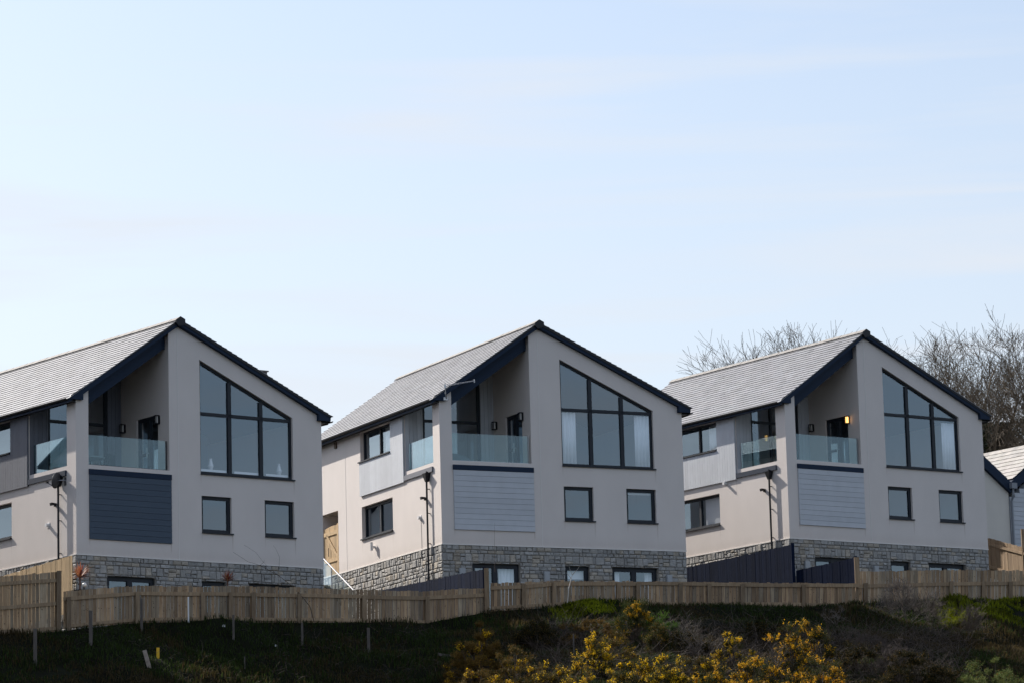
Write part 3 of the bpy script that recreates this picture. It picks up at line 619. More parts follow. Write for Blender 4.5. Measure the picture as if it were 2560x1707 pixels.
# ------------------------------------------------------------------ fences
def lerp(tab, x):
    return float(np.interp(x, [p[0] for p in tab], [p[1] for p in tab]))
KN = random.Random(5)
def fence(label, px0, px1, top, bot, rails, posts, name='wooden_fence', m=M_wood, depth=None, grp='timber boundary fence sections along the bank', posthi=4):
    dp = depth or Yd
    base = at(px0, lerp(bot, px0), dp(px0)); f = empty(name, base, 0, label, 'fence', grp)
    P = lambda px, py, off=0: at(px, py, dp(px)+off)-base
    b = MB(); px = px0; kn = MB()
    while px < px1:
        e = min(px+KN.uniform(8.2, 10.2), px1); j = KN.uniform(-1.6, 1.6)
        t0, t1 = P(px+.5, lerp(top, px)+j), P(e-.4, lerp(top, e)+j+KN.uniform(-.8, .8)); b0, b1 = P(px+.5, lerp(bot, px)+4), P(e-.4, lerp(bot, e)+4)
        off = Vector((0, .022, 0)); sh = Vector((0, KN.uniform(-.006, .006), 0)); t0 += sh; b0 += sh
        tn = KN.uniform(.6, 1.25)*(.85+.3*float(vnoise(px*.02, 3.0, 1.0))); gy = KN.choice([0, 0, .5, 1]); col = (tn*(1.05-.1*gy), tn*(1+.04*gy), tn*(.95+.2*gy))
        b.add([b0, b1, t1, t0, b0+off, b1+off, t1+off, t0+off], [(0,1,2,3),(7,6,5,4),(0,4,5,1),(1,5,6,2),(2,6,7,3),(3,7,4,0)], col)
        for _ in range(KN.choice([1, 2, 2, 3, 4])):
            u, v = KN.uniform(.2, .8), KN.uniform(.08, .92); c = (b0*(1-u)+b1*u)*(1-v)+(t0*(1-u)+t1*u)*v+Vector((0, -.004, 0)); r_ = KN.uniform(.006, .017); ax_ = (b1-b0).normalized()
            if m is M_wood: b.add([c+ax_*(r_*math.cos(a))+Vector((0, 0, r_*1.2*math.sin(a))) for a in [k*math.pi/3 for k in range(6)]], [tuple(range(6))], (.22, .18, .15))
        px = e
    bd = b.build('boards', m, f)
    rb = MB()
    for tab, hw in rails:
        xs_ = [px0]+[p for p in sorted(posts) if px0 < p < px1]+[px1]
        for a, c in zip(xs_[:-1], xs_[1:]):
            steps = max(1, int((c-a)/60)); t_ = KN.uniform(.75, 1.05); jj = KN.uniform(-.8, .8)
            for k in range(steps):
                x0 = a+(c-a)*k/steps; x1 = a+(c-a)*(k+1)/steps
                y0, y1 = lerp(tab, x0)+jj, lerp(tab, x1)+jj; v4 = [P(x0, y0+hw, -.06), P(x1, y1+hw, -.06), P(x1, y1-hw, -.06), P(x0, y0-hw, -.06)]
                v8 = v4+[p+Vector((0, .05, 0)) for p in v4]; rb.add(v8, [(0,1,2,3),(0,4,5,1),(2,6,7,3),(1,5,6,2),(3,7,4,0)], t_)
        
    if rails: rb.build('rails', m, f)
    for p in posts:
        pb = MB(); wv = 5.0; t = lerp(top, p)+posthi; bt = lerp(bot, p)+14; tone = KN.uniform(.5, .85)
        v4 = [P(p-wv, bt, -.1), P(p+wv, bt, -.1), P(p+wv, t, -.1), P(p-wv, t+.5, -.1)]; v8 = v4+[q_+Vector((0, .10, .0)) for q_ in v4]
        pb.add(v8, [(0,1,2,3),(7,6,5,4),(0,4,5,1),(1,5,6,2),(2,6,7,3),(3,7,4,0)], tone); pb.build('post', m, f)
    return f
fence('taller stretch of weathered board fence at the left edge, three rails', -60, 150, [(-60, 1445), (0, 1440), (150, 1428)], [(-60, 1590), (0, 1585), (150, 1576)],
      [([(-60, 1463), (0, 1458), (150, 1449)], 4.5), ([(-60, 1523), (0, 1519), (150, 1507)], 4.5), ([(-60, 1583), (0, 1579), (150, 1570)], 4.5)], [-30, 147], posthi=-3)
fence('low weathered board fence with grey posts running below the left house', 158, 1212, [(158, 1478), (332, 1463.5), (640, 1465), (1048, 1477), (1214, 1468)], [(158, 1567), (335, 1553), (520, 1550), (640, 1552), (1060, 1555), (1214, 1546)],
      [([(158, 1496), (335, 1482), (620, 1485), (1060, 1494), (1212, 1487)], 4.5), ([(158, 1564), (335, 1547), (620, 1545), (1060, 1553), (1212, 1545)], 4.0)], [172, 344, 508, 577, 634, 749, 911, 1069], posthi=14)
fence('board fence running below the middle house behind the tall green gorse', 1226, 2146, [(1226, 1457), (1310, 1455), (1380, 1450), (1650, 1453), (1920, 1456), (2146, 1458)], [(1226, 1526), (1310, 1524), (1400, 1515), (1550, 1512), (1920, 1514), (2146, 1516)],
      [([(1226, 1469), (1310, 1466), (1386, 1459), (1650, 1457.5), (1920, 1461), (2146, 1463)], 4.5), ([(1226, 1520), (1400, 1508), (1920, 1509), (2146, 1512)], 4)], [1310, 1386, 1547, 1596, 1702, 1774, 1857, 2010], posthi=3)
fence('grey board fence rising above its rail behind the leafless shrub at right', 2146, 2640, [(2146, 1428), (2383, 1423), (2640, 1425)], [(2146, 1517), (2383, 1509), (2640, 1502)],
      [([(2146, 1464), (2383, 1458), (2640, 1455)], 4.5)], [2165, 2379, 2460, 2527, 2605], posthi=28)
def post_thing(px, top, bot, Yv, wd, label, col=M_wood, name='fence_post', tilt=0):
    p0, p1 = at(px, bot, Yv), at(px, top, Yv); h_ = wd*Yv/F/2; L_ = p1.z-p0.z; b = MB()
    b.add([(-h_, -h_, -.35), (h_, -h_, -.35), (h_, h_, -.35), (-h_, h_, -.35), (-h_+tilt, -h_, L_), (h_+tilt, -h_, L_-.01), (h_+tilt, h_, L_), (-h_+tilt, h_, L_)], [(3,2,1,0),(4,5,6,7),(0,1,5,4),(1,2,6,5),(2,3,7,6),(3,0,4,7)], R.uniform(.7, 1))
    o = b.build(name, col); o.location = p0; return tag(o, label, 'post')
post_thing(1219, 1419, 1548, Yd(1219)-.1, 12, 'tall timber post at the end of the dark navy fence below the middle house')
post_thing(2144, 1392, 1460, Yd(2144)+.1, 12, 'brown timber post at the end of the dark navy fence below the right house')
def panel(label, a, ya, b_, yb_, hgt, m, name='wooden_fence', rails=0, grp=None, bw=.12, posts=(0,)):
    p, q = at(a[0], a[1], ya), at(b_[0], b_[1], yb_); f = empty(name, p-Vector((0, 0, hgt)), 0, label, 'fence', grp); b = MB(); D = q-p; L_ = math.hypot(D.x, D.y); n = int(L_/bw); N_ = Vector((D.y, -D.x, 0)).normalized()
    if N_.y > 0: N_ = -N_
    for k in range(n):
        s0 = D*(k/n); s1 = D*((k+.96)/n); j = Vector((0, 0, KN.uniform(-.012, .012))); o1 = -N_*.02
        sh = N_*KN.uniform(0, .008)
        v4 = [s0+sh, s1+sh, s1+sh+Vector((0,0,hgt))+j, s0+sh+Vector((0,0,hgt))+j]; b.add(v4+[x+o1 for x in v4], [(0,1,2,3),(7,6,5,4),(0,4,5,1),(1,5,6,2),(2,6,7,3),(3,7,4,0)], KN.uniform(.75, 1.15))
    b.build('boards', m, f)
    for k in range(rails):
        z = hgt*(.82 if k == 0 else .25); b = MB(); v4 = [Vector((0,0,z))+N_*.01, D+Vector((0,0,z))+N_*.01, D+Vector((0,0,z+.1))+N_*.01, Vector((0,0,z+.1))+N_*.01]
        b.add(v4+[x+N_*.05 for x in v4], [(0,1,2,3),(7,6,5,4),(0,4,5,1),(1,5,6,2),(2,6,7,3),(3,7,4,0)]); b.build('rail', m, f)
    for s_ in posts:
        b = MB(); c = D*s_; b.box((c.x-.055, c.y-.055, -.5), (c.x+.055, c.y+.055, hgt+.05)); b.build('post', m, f)
    return f
panel('dark navy garden fence dropping away left of the middle house', (1211, 1421), 111.4, (945, 1476), 118.0, 1.9, M_navyfence, grp='dark navy painted garden fences')
panel('dark navy garden fence front section with sloping top below the right house', (2138, 1393), 120.6, (1990, 1425), 122.8, 2.0, M_navyfence, grp='dark navy painted garden fences')
panel('dark navy garden fence long rear section along the side of the right house', (1981, 1360), 122.9, (1700, 1421), 128.0, 2.6, M_navyfence, grp='dark navy painted garden fences')
panel('sunlit new timber fence sloping down beside the left house', (180, 1387), 107.0, (-10, 1444), 110.6, 1.7, M_newwood, posts=())
panel('sunlit rough timber fence with two rails at the right edge', (2468, 1343), 134, (2620, 1384), 130.8, 1.5, M_wood, rails=2, posts=(.6,))

# stakes on the bank
ST = [(88, 1570, 1662, 8, 'grey timber stake lowest on the bank at the far left'), (227, 1525, 1612, 8, 'grey timber stake on the bank, second from the left'), (354, 1494, 1576, 6, 'dark stake close against the fence below the left patio door'),
      (584, 1536, 1598, 5, 'short pale topped stake just below the fence beside the white litter'), (756, 1555, 1612, 5, 'thin brown stake below the fence under the arching twig'), (922, 1568, 1630, 7, 'brown timber stake alone on the dark bank near the middle'), (1435, 1584, 1640, 4, 'slim stake among the shrubs right of the brown gorse'), (612, 1640, 1670, 2.5, 'thin dry cane in the grass right of the yellow marker')]
M_stake = mat('grey_stake', (.10, .085, .075), .9, .3, 4, stretch=(5, 5, 1))
for px, t_, b_, wd, lb in ST:
    g = hit(px, b_); post_thing(px, t_, b_, g.y, wd, lb, M_stake, 'stake')
g = hit(470, 1556); o = post_thing(471.5, 1491, 1556, g.y, 3.6, 'thin white marker tube standing beside a dark stake below the fence', M_white, 'marker_tube')
g = hit(395, 1645); post_thing(395, 1618, 1645, g.y, 7, 'short bright yellow marker peg in the dark grass', mat('yellow_paint', (.72, .42, .01), .6), 'marker_peg')
g = hit(374, 1668); b = MB(); b.box((-.06, -.02, -.05), (.05, .02, .5)); o = b.build('plank', mat('bleached_plank', (.33, .27, .23), .9, .4, 8)); o.location = g; o.rotation_euler = (.1, -.26, 0); tag(o, 'bleached broken plank leaning in the grass beside the yellow peg', 'plank')
g = hit(1120, 1642); b = MB(); b.box((-.3, -.03, 0), (.35, .03, .08)); o = b.build('plank', M_stake); o.location = g; o.rotation_euler = (0, .18, .1); tag(o, 'dark fallen plank lying on the bank left of the brown gorse', 'plank')
for px, py, lb in ((560, 1569, 'crumpled white litter lying below the fence'), (690, 1618, 'tiny pale scrap of litter on the dark bank')):
    g = hit(px, py); b = MB()
    for k in range(5): b.add([Vector((R.uniform(-.06, .06), R.uniform(-.04, .04), R.uniform(0, .07))) for _ in range(4)], [(0,1,2),(0,2,3),(0,1,3),(1,2,3)])
    o = b.build('litter', M_white); o.location = g+Vector((0, 0, .03)); tag(o, lb, 'litter')
# small debris by the house: globe lamp, planter with cordyline, sphere
def cordyline(px, py, Yv, s, label):
    p = at(px, py, Yv); t = empty('cordyline', p, 0, label, 'plant', 'red cordylines behind the fence'); b = MB(); b.tube([(0, 0, -1.2), (0, 0, .25*s)], .03, 6); b.build('stem', mat('cordyline_stem', (.12, .06, .04)), t)
    V = []; col = []
    for k in range(90):
        a = R.uniform(0, 6.28); e = R.uniform(.05, 1.45); l = R.uniform(.35, .55)*s; d = Vector((math.cos(a)*math.cos(e), math.sin(a)*math.cos(e), math.sin(e))); u = d.cross(Vector((0,0,1))).normalized()*.014; o1 = Vector((0,0,.22*s)); m_ = o1+d*l*.6; tp = o1+d*l+Vector((0,0,-.12*l*math.cos(e)))
        V.append([o1-u*.6, o1+u*.6, m_+u, m_-u]); V.append([m_-u, m_+u, tp+u*.1, tp-u*.1]); c = R.choice([(1, .35, .2), (1, .5, .25), (.5, .12, .12)]); col += [c, c]
    tris_mesh('leaves', np.array([[tuple(v) for v in f] for f in V]), mat('cordyline_leaf', (.42, .40, .36), .4, .1, attr=True, trans=.35), t, np.array(col)); return t
cordyline(200, 1462, 104.5, 1.0, 'red spiky cordyline in a dark pot against the stone base')
cordyline(569, 1466, 106.2, .75, 'small red spiky cordyline peeping over the low fence')
b = MB(); b.tube([(0,0,0), (0,0,.3)], [.16, .2], 14); o = b.build('plant_pot', M_black); o.location = at(200, 1500, 104.5); tag(o, 'round black pot holding the red cordyline beside the stone wall', 'plant pot')
bm = bmesh.new(); bmesh.ops.create_icosphere(bm, subdivisions=3, radius=.07); me = bpy.data.meshes.new('globe_lamp'); bm.to_mesh(me); bm.free(); me.materials.append(mat('globe_glass', (.75, .74, .7), .2))
for p in me.polygons: p.use_smooth = True
o = bpy.data.objects.new('globe_lamp', me); C.objects.link(o); o.location = at(211, 1461, 104.0); tag(o, 'small white globe light in front of the red cordyline', 'lamp')
b = MB(); b.tube([(0, 0, 0), (0, 0, -.9)], .012, 6); o2 = b.build('lamp_stake', M_black, o)

# ------------------------------------------------------------------ grass (stuff)
def rdir(n):
    v = RG.normal(size=(n, 3)); return v/np.linalg.norm(v, axis=1, keepdims=True)
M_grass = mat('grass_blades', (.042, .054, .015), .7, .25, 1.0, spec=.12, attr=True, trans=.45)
def grass(n, label, xr, dr, hmin, hmax, colfn, name='grass', thr=.42, bw=1.0):
    x = RG.uniform(*xr, n); d = RG.uniform(0, 1, n)**.8*(dr[1]-dr[0])+dr[0]; y = np.interp(x, fbx, fby)-d
    keep = vnoise(x, y, 1.3)+vnoise(x, y, 4.1)*.6 > thr; x, y, d = x[keep], y[keep], d[keep]; n = len(x)
    z = gz(x, y)-.02; h = RG.uniform(hmin, hmax, n)*(.5+.9*vnoise(x, y, .9)); a = RG.uniform(0, 2*np.pi, n); lean = RG.uniform(.1, .9, n)
    dx, dy = np.cos(a), np.sin(a)*1-.25; p = np.stack([x, y, z], 1); w_ = RG.uniform(.006, .016, n)[:, None]*bw
    u = np.stack([-np.sin(a), np.cos(a), 0*a], 1)*w_; mid = p+np.stack([dx*lean*h*.25, dy*lean*h*.25, h*.6], 1); tip = p+np.stack([dx*lean*h*.8, dy*lean*h*.8, h*(1-lean*.35)], 1)
    V = np.stack([p-u, p+u, mid+u*.8, mid-u*.8], 1); V2 = np.stack([mid-u*.8, mid+u*.8, tip+u*.1, tip-u*.1], 1)
    col = colfn(x, y, d, n); o = tris_mesh(name, np.concatenate([V, V2]), M_grass, None, np.concatenate([col, col])); return tag(o, label, 'grass', kind='stuff')
def gc(x, y, d, n):
    dry = (vnoise(x, y, .7)+RG.uniform(-.3, .3, n) > .52-.12*np.clip((d-3)/4, 0, 1))[:, None]; g = RG.uniform(.5, 1.15, n)[:, None]
    return np.where(dry, np.array([1.9, 1.1, 1.7])*g*.85, np.array([.8, 1.0, .8])*g)
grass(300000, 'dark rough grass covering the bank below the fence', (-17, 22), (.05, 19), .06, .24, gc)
def gl(x, y, d, n):
    g = RG.uniform(.5, 1.2, n)[:, None]*(.35+1.2*vnoise(x, y, 1.6))[:, None]; return np.array([4.8, 4.2, .8])*g  # sunlit look of the fence-foot strips put into the blade colours
grass(5500, 'grass tuft strip with sunlight painted into its blade colour at the foot of the middle fence', (.9, 3.1), (.4, 1.9), .04, .20, gl, thr=.72, bw=1.7)
grass(16000, 'grass strip with sunlight painted into its blade colour at the foot of the right hand fence', (13.8, 20), (.2, 5.0), .05, .30, gl, thr=.72, bw=1.7)

# dead brambles / twig litter
def twigs_mesh(name, starts, label, seed, ln=(.2, .9), r0=.006, m=None, kinds='stuff', cat='brambles', up=.4, n=4):
    rr = random.Random(seed); b = MB()
    for p in starts:
        p = Vector(p); d = Vector((rr.uniform(-1, 1), rr.uniform(-1, .5), rr.uniform(0, 1)*up+.1)).normalized(); l = rr.uniform(*ln); pts = [p]
        for k in range(n):
            d = (d+Vector((rr.uniform(-.45, .45), rr.uniform(-.45, .45), rr.uniform(-.45, .28)))).normalized(); pts.append(pts[-1]+d*l/n)
        r = r0*rr.uniform(.5, 1.3); b.tube(pts, [r*(1-.7*i/n) for i in range(n+1)], 3, rr.uniform(.5, 1.4), cap=False)
    o = b.build(name, m, None, normals=False); return tag(o, label, cat, kind=kinds)
M_twig = mat('dead_twigs', (.085, .062, .050), .8, .3, 3, attr=True)
M_palet = mat('pale_twigs', (.13, .105, .088), .8, .3, 3, attr=True)
sp = []
for _ in range(9000):
    x = R.uniform(-14, 20); d = R.uniform(.6, 18); y = float(np.interp(x, fbx, fby))-d
    if float(vnoise(x, y, .5)) > .45: sp.append((x, y, float(gz(x, y))))
twigs_mesh('dead_brambles', sp, 'tangled dead stems scattered over the dark bank', 3, (.15, .5), .005, M_twig)

# ------------------------------------------------------------------ gorse
M_gorse = mat('gorse_needles', (.052, .062, .022), .7, .2, 2, spec=.12, attr=True, trans=.25)
M_flower = mat('gorse_flowers', (.88, .56, .006), .6, .15, 3, attr=True, trans=.4)
M_stem = mat('gorse_stems', (.07, .05, .035), .9, .3, 3)
def bush(pos, rad, ht, label, seed, ncl=60, green=(1, 1, 1), brown=0.0, flower=.5, fl_tone=(1, 1, 1), name='gorse_bush', cat='shrub', nl=300, leaf=.05, group='gorse bushes on the bank', spiky=1.0):
    rg = np.random.default_rng(seed); t = empty(name, pos, 0, label, cat, group)
    # clumps inside a lumpy dome
    cs = []
    while len(cs) < ncl:
        v = rg.normal(size=3); v /= np.linalg.norm(v); v[2] = abs(v[2])*1.0-.1; r = rg.uniform(.45, 1)**.6
        c = np.array([v[0]*rad[0]*r, v[1]*rad[1]*r, v[2]*ht*r*.9]); c *= rg.uniform(.82, 1.12); cs.append(c)
    cs = np.array(cs); st_ = MB()
    for c in cs:
        m_ = Vector(c)*.5+Vector(rg.normal(size=3)*.1); st_.tube([(c[0]*.12, c[1]*.12, -.3), m_, Vector(c)], [.022, .014, .006], 4, cap=False)
    st_.build('stems', M_stem, t, normals=False)
    V = []; COL = []; FV = []; FC = []
    for c in cs:
        cr = rg.uniform(.13, .30)*min(1, ht/1.0)
        # spikes (shoots) radiating upward/outward, needles round each
        ns = int(nl/12)
        sd_ = rg.normal(size=(ns, 3)); sd_[:, 2] = np.abs(sd_[:, 2])*1.2; sd_ += c/np.linalg.norm(c)*.7; sd_ /= np.linalg.norm(sd_, axis=1, keepdims=True)
        sl = cr*rg.uniform(.6, 1.25, ns)*spiky; k = 12; tpos = rg.uniform(.15, 1, (ns, k, 1))
        pts = c+sd_[:, None, :]*sl[:, None, None]*tpos+rg.normal(size=(ns, k, 3))*.018; pts = pts.reshape(-1, 3); n = len(pts)
        d = (np.repeat(sd_, k, 0)*.9+rg.normal(size=(n, 3))*.75); d /= np.linalg.norm(d, axis=1, keepdims=True); u = np.cross(d, rdir(n)); u /= np.linalg.norm(u, axis=1, keepdims=True)+1e-6
        l = rg.uniform(.5, 1.2, n)[:, None]*leaf; wd = l*.16
        V.append(np.stack([pts-u*wd, pts+u*wd, pts+d*l], 1)); tone = rg.uniform(.6, 1.3)*rg.uniform(.7, 1.25, (n, 1)); g = np.array(green)*tone
        br = (rg.uniform(size=(n, 1)) < brown); COL.append(np.where(br, np.array([3.4, 1.7, 1.2])*tone, g))
        if flower and (rg.uniform() < flower or len(FV) < 3):
            nf = int(rg.uniform(15, 130)*min(1.2, rad[0]/1.2)); nf = int(nf*2.9); s_i = rg.choice(rg.integers(0, ns, max(2, ns//4)), nf); tt = rg.uniform(.35, 1.0, (nf, 1)); fp = c+sd_[s_i]*sl[s_i][:, None]*tt+rg.normal(size=(nf, 3))*.022
            a = rdir(nf); b2 = np.cross(a, rdir(nf)); b2 /= np.linalg.norm(b2, axis=1, keepdims=True)+1e-6; s = rg.uniform(.009, .019, (nf, 1))
            FV.append(np.stack([fp-a*s, fp-b2*s, fp+a*s, fp+b2*s], 1)); FC.append(np.array(fl_tone)*rg.uniform(.6, 1.25, (nf, 1))*np.ones((nf, 3)))
    tris_mesh('foliage', np.concatenate(V), M_gorse, t, np.concatenate(COL))
    if FV: tris_mesh('flowers', np.concatenate(FV), M_flower, t, np.concatenate(FC))
    return t
def bush_at(px, pyb, pyt, wpx, label, seed, off=0, **k):
    p = hit(px, pyb); Yv = p.y; sc = F/Yv; ht = (pyb-pyt)/sc; rad = wpx/2/sc
    return bush(p+Vector((0, 0, -.1)), (rad, rad*.8), ht+.1, label, seed, **k)
bush_at(1200, 1710, 1542, 170, 'brown dry gorse with few yellow tips standing apart on the dark bank', 21, ncl=120, brown=.85, flower=.35, green=(2.0, 1.4, .9), spiky=.8, nl=600)
BU = [  # px, base py, top py, width px, options, label
 (1290, 1745, 1602, 190, dict(brown=.6, flower=.35, ncl=80), 'low brown gorse with sparse yellow bloom right of the dry gorse'),
 (1180, 1775, 1655, 150, dict(brown=.7, flower=.2, ncl=45), 'small brown gorse at the bottom edge under the tall dry gorse'),
 (1380, 1760, 1628, 150, dict(brown=.5, flower=.3, ncl=60), 'brown green gorse at the bottom edge with pale stems'),
 (1583, 1612, 1462, 130, dict(brown=.1, flower=.35, green=(.9, 1.05, .7), fl_tone=(.8, .7, 1), ncl=80), 'tall dark green gorse reaching up in front of the fence'),
 (1640, 1640, 1545, 90, dict(brown=.3, flower=.1, green=(.8, .9, .6), ncl=40), 'dark olive gorse on the right flank of the tall green one'),
 (1545, 1660, 1560, 90, dict(brown=.6, flower=.1, green=(.8, .8, .6), ncl=40), 'brown shaded gorse directly under the tall green one'),
 (1490, 1690, 1582, 120, dict(brown=.2, flower=.9, ncl=60), 'yellow flowering gorse below the brown shaded one'),
 (1585, 1725, 1625, 150, dict(brown=.2, flower=.6, ncl=70), 'broad yellow gorse at the bottom centre'),
 (1665, 1755, 1622, 130, dict(brown=.15, flower=.9, ncl=70), 'gorse thick with golden flowers beside the broad one'),
 (1455, 1775, 1665, 130, dict(brown=.4, flower=.3, ncl=50), 'dark gorse lightly flecked with yellow at the bottom edge'),
 (1545, 1790, 1680, 140, dict(brown=.3, flower=.45, ncl=50), 'half hidden gorse along the bottom edge below the broad one'),
 (1740, 1700, 1600, 100, dict(brown=.4, flower=.45, ncl=36), 'scattered yellow gorse among grey brambles'),
 (1830, 1665, 1562, 110, dict(brown=.3, flower=.8, ncl=36), 'small upright gorse with yellow spikes near the fence'),
 (1780, 1765, 1640, 110, dict(brown=.1, flower=.7, ncl=55, fl_tone=(1, .86, 1)), 'orange tinted gorse left of the large bright one'),
 (1885, 1755, 1615, 150, dict(brown=.1, flower=.75, ncl=80, fl_tone=(1, .85, 1)), 'bright orange yellow gorse right of centre on the bottom edge'),
 (1975, 1690, 1535, 120, dict(brown=.15, flower=.7, ncl=70, fl_tone=(1, .86, 1)), 'tall golden gorse nearest the fence right of centre'),
 (2045, 1680, 1515, 105, dict(brown=.15, flower=.7, ncl=60, fl_tone=(1, .86, 1)), 'golden gorse tip highest of the right hand group'),
 (2055, 1775, 1610, 150, dict(brown=.1, flower=.5, ncl=80, fl_tone=(1, .82, 1)), 'dark gorse with glowing orange spikes on the right of the group'),
 (1985, 1800, 1665, 150, dict(brown=.1, flower=.65, ncl=60, fl_tone=(1, .82, 1)), 'deep orange gorse cut by the bottom edge of the photo')]
for i, (px, pb, pt, wd, kw, lb) in enumerate(BU): bush_at(px, pb, pt, wd, lb, 100+i, **kw)
for i, (px, pb, pt, wd, lb) in enumerate([(2160, 1690, 1590, 150, 'dark bare thicket mound right of the golden gorse'), (2280, 1720, 1600, 170, 'dark bare thicket mound below the leafless shrub'), (2370, 1740, 1640, 150, 'dark bare thicket mound left of the olive shrub'), (2200, 1780, 1670, 190, 'shadowy thicket along the bottom edge right of the gorse'), (1720, 1640, 1570, 130, 'brown bramble mound between green gorse and yellow spikes'), (1900, 1600, 1548, 130, 'low dark bramble mound under the fence behind the golden gorse'), (1350, 1610, 1545, 130, 'dark bramble mound below the bright grass tuft')]):
    bush_at(px, pb, pt, wd, lb, 140+i, ncl=60, brown=.12, green=(.40, .33, .27), flower=0, name='bramble_thicket', group='dark bramble thickets on the bank', spiky=1.1)
M_gorse2 = None
bush_at(2490, 1800, 1622, 260, 'pale olive leafy shrub in the bottom right corner', 33, ncl=120, brown=.1, flower=0, green=(2.6, 2.7, 2.3), name='leafy_shrub', group=None, leaf=.06)
bush_at(1745, 1790, 1690, 120, 'small grey green shrub on the bottom edge among yellow gorse', 34, ncl=35, flower=0, green=(1.8, 2.0, 1.6), name='leafy_shrub', group=None)
bush_at(1650, 1580, 1520, 110, 'low bright leaved shrub at the fence foot beside the dark gorse', 35, ncl=22, flower=0, green=(1.4, 2.2, .8), name='leafy_shrub', group=None)
bush_at(1470, 1610, 1525, 150, 'dark brown dead undergrowth clump below the bright grass', 36, ncl=36, flower=0, brown=.9, green=(.7, .6, .5), name='undergrowth_shrub', group=None, spiky=.7)

# ------------------------------------------------------------------ bare shrubs and trees
def branchy(b, p, d, l, r, lev, rr, spread, nseg=4, kids=5, rmin=.006, upb=.25, wob=.22, col=1.0):
    pts = [p]; rs = [r]; dd = d.normalized(); dirs = [dd]
    for k in range(nseg):
        dd = (dd+Vector((rr.gauss(0, wob), rr.gauss(0, wob), rr.gauss(upb*.4, wob*.7)))).normalized(); pts.append(pts[-1]+dd*l/nseg); rs.append(max(rmin, r*(1-.75*(k+1)/nseg))); dirs.append(dd)
    b.tube(pts, rs, 5 if r > .04 else 3, col*rr.uniform(.8, 1.2), cap=False)
    if lev <= 0: return
    for k in range(kids):
        t = rr.uniform(.25, 1.0); i = min(nseg-1, int(t*nseg)); f = t*nseg-i; q = pts[i].lerp(pts[i+1], f); a = rr.uniform(0, 6.28)
        side = dirs[i].cross(Vector((math.cos(a), math.sin(a), .3))).normalized(); nd = (dirs[i]+side*rr.uniform(.4, 1)*spread+Vector((0, 0, upb))).normalized()
        branchy(b, q, nd, l*rr.uniform(.42, .72)*(1.15-.3*t), max(rmin, rs[i]*rr.uniform(.45, .65)), lev-1, rr, spread, max(2, nseg-1), kids, rmin, upb, wob, col)
rr_ = random.Random(77); sp = []
for _ in range(5200):
    px = rr_.uniform(1330, 2420); q = rr_.random()
    lo = 1560 if px < 1700 else 1575
    p = hit(px, rr_.uniform(lo, 1712)); sp.append((p.x, p.y, p.z+.02))
twigs_mesh('bramble_tangle', sp, 'dense brown bramble tangle between the gorse bushes', 8, (.35, 1.0), .0055, M_twig, up=1.0)
def bare_shrub(px, py, ht_px, label, seed, m, stems=6, lev=3, spread=1.0, lean=(0, 0), r=.02, kids=5, name='bare_shrub', upb=.15, tilt=.8):
    p = hit(px, py); rr = random.Random(seed); s = empty(name, p, 0, label, 'shrub'); l = ht_px*p.y/F; b = MB()
    for k in range(stems):
        branchy(b, Vector((0, 0, -.05)), Vector((rr.uniform(-1, 1)*tilt+lean[0], rr.uniform(-.6, .6)*tilt+lean[1], 1)), l*rr.uniform(.6, 1), r*.62*rr.uniform(.6, 1.2), lev, rr, spread, 4, kids+1, .0032, upb, .3)
    b.build('branches', m, s, normals=False); return s
bare_shrub(2270, 1560, 110, 'leafless pinkish twiggy shrub spreading in front of the grey fence', 41, M_palet, 7, 3, 1.1, (.5, 0), .022, 6, tilt=1.0)
bare_shrub(2090, 1560, 55, 'gnarled pale bare shrub left of the twiggy one', 42, M_palet, 4, 3, 1.2, (.3, 0), .03, 3, tilt=1.2)
bare_shrub(2180, 1640, 75, 'low tangle of bare stems under the grey fence at right', 43, M_twig, 10, 3, 1.3, (-.3, 0), .02, 5, upb=0, tilt=1.4)
bare_shrub(2250, 1690, 70, 'dark bare bramble tangle at the bottom right of centre', 44, M_twig, 10, 3, 1.4, (.1, 0), .016, 5, upb=-.05, tilt=1.5)
bare_shrub(2420, 1600, 90, 'slender bare shrub leaning over the bright grass', 45, M_twig, 5, 3, .9, (.5, 0), .016, 5)
bare_shrub(1690, 1600, 65, 'bare grey brambles right of the tall dark gorse', 46, M_palet, 7, 2, 1.2, (.5, 0), .012, 5, tilt=1.3)
bare_shrub(1760, 1650, 80, 'arching grey brambles above the yellow gorse', 47, M_palet, 9, 2, 1.2, (.2, 0), .012, 6, tilt=1.4, upb=0)
bare_shrub(1930, 1690, 90, 'thin bare stems between two flowering gorse bushes', 48, M_twig, 6, 2, 1.0, (0, 0), .012, 5)
def whip(px0, py0, pts, Yv, r, label, m, side=()):
    b = MB(); base = at(px0, py0, Yv); P_ = [at(x, y, Yv)-base for x, y in pts]; b.tube([Vector((0, 0, -.1))]+P_, [r]+[r*(1-.75*(i+1)/len(P_)) for i in range(len(P_))], 5, cap=False)
    for s_ in side: q = [at(x, y, Yv)-base for x, y in s_]; b.tube(q, [r*.5]+[r*.22]*(len(q)-1), 4, cap=False)
    o = b.build('sapling', m, None, normals=False); o.location = base; return tag(o, label, 'sapling')
whip(1418, 1502, [(1422, 1470), (1428, 1445), (1431, 1435), (1440, 1425)], Yd(1418)-.5, .018, 'slim white barked sapling in front of the small stone wall window', mat('white_bark', (.5, .46, .42)), [[(1431, 1436), (1424, 1420), (1423, 1414)], [(1431, 1436), (1445, 1421), (1450, 1412)], [(1428, 1445), (1416, 1430)]])
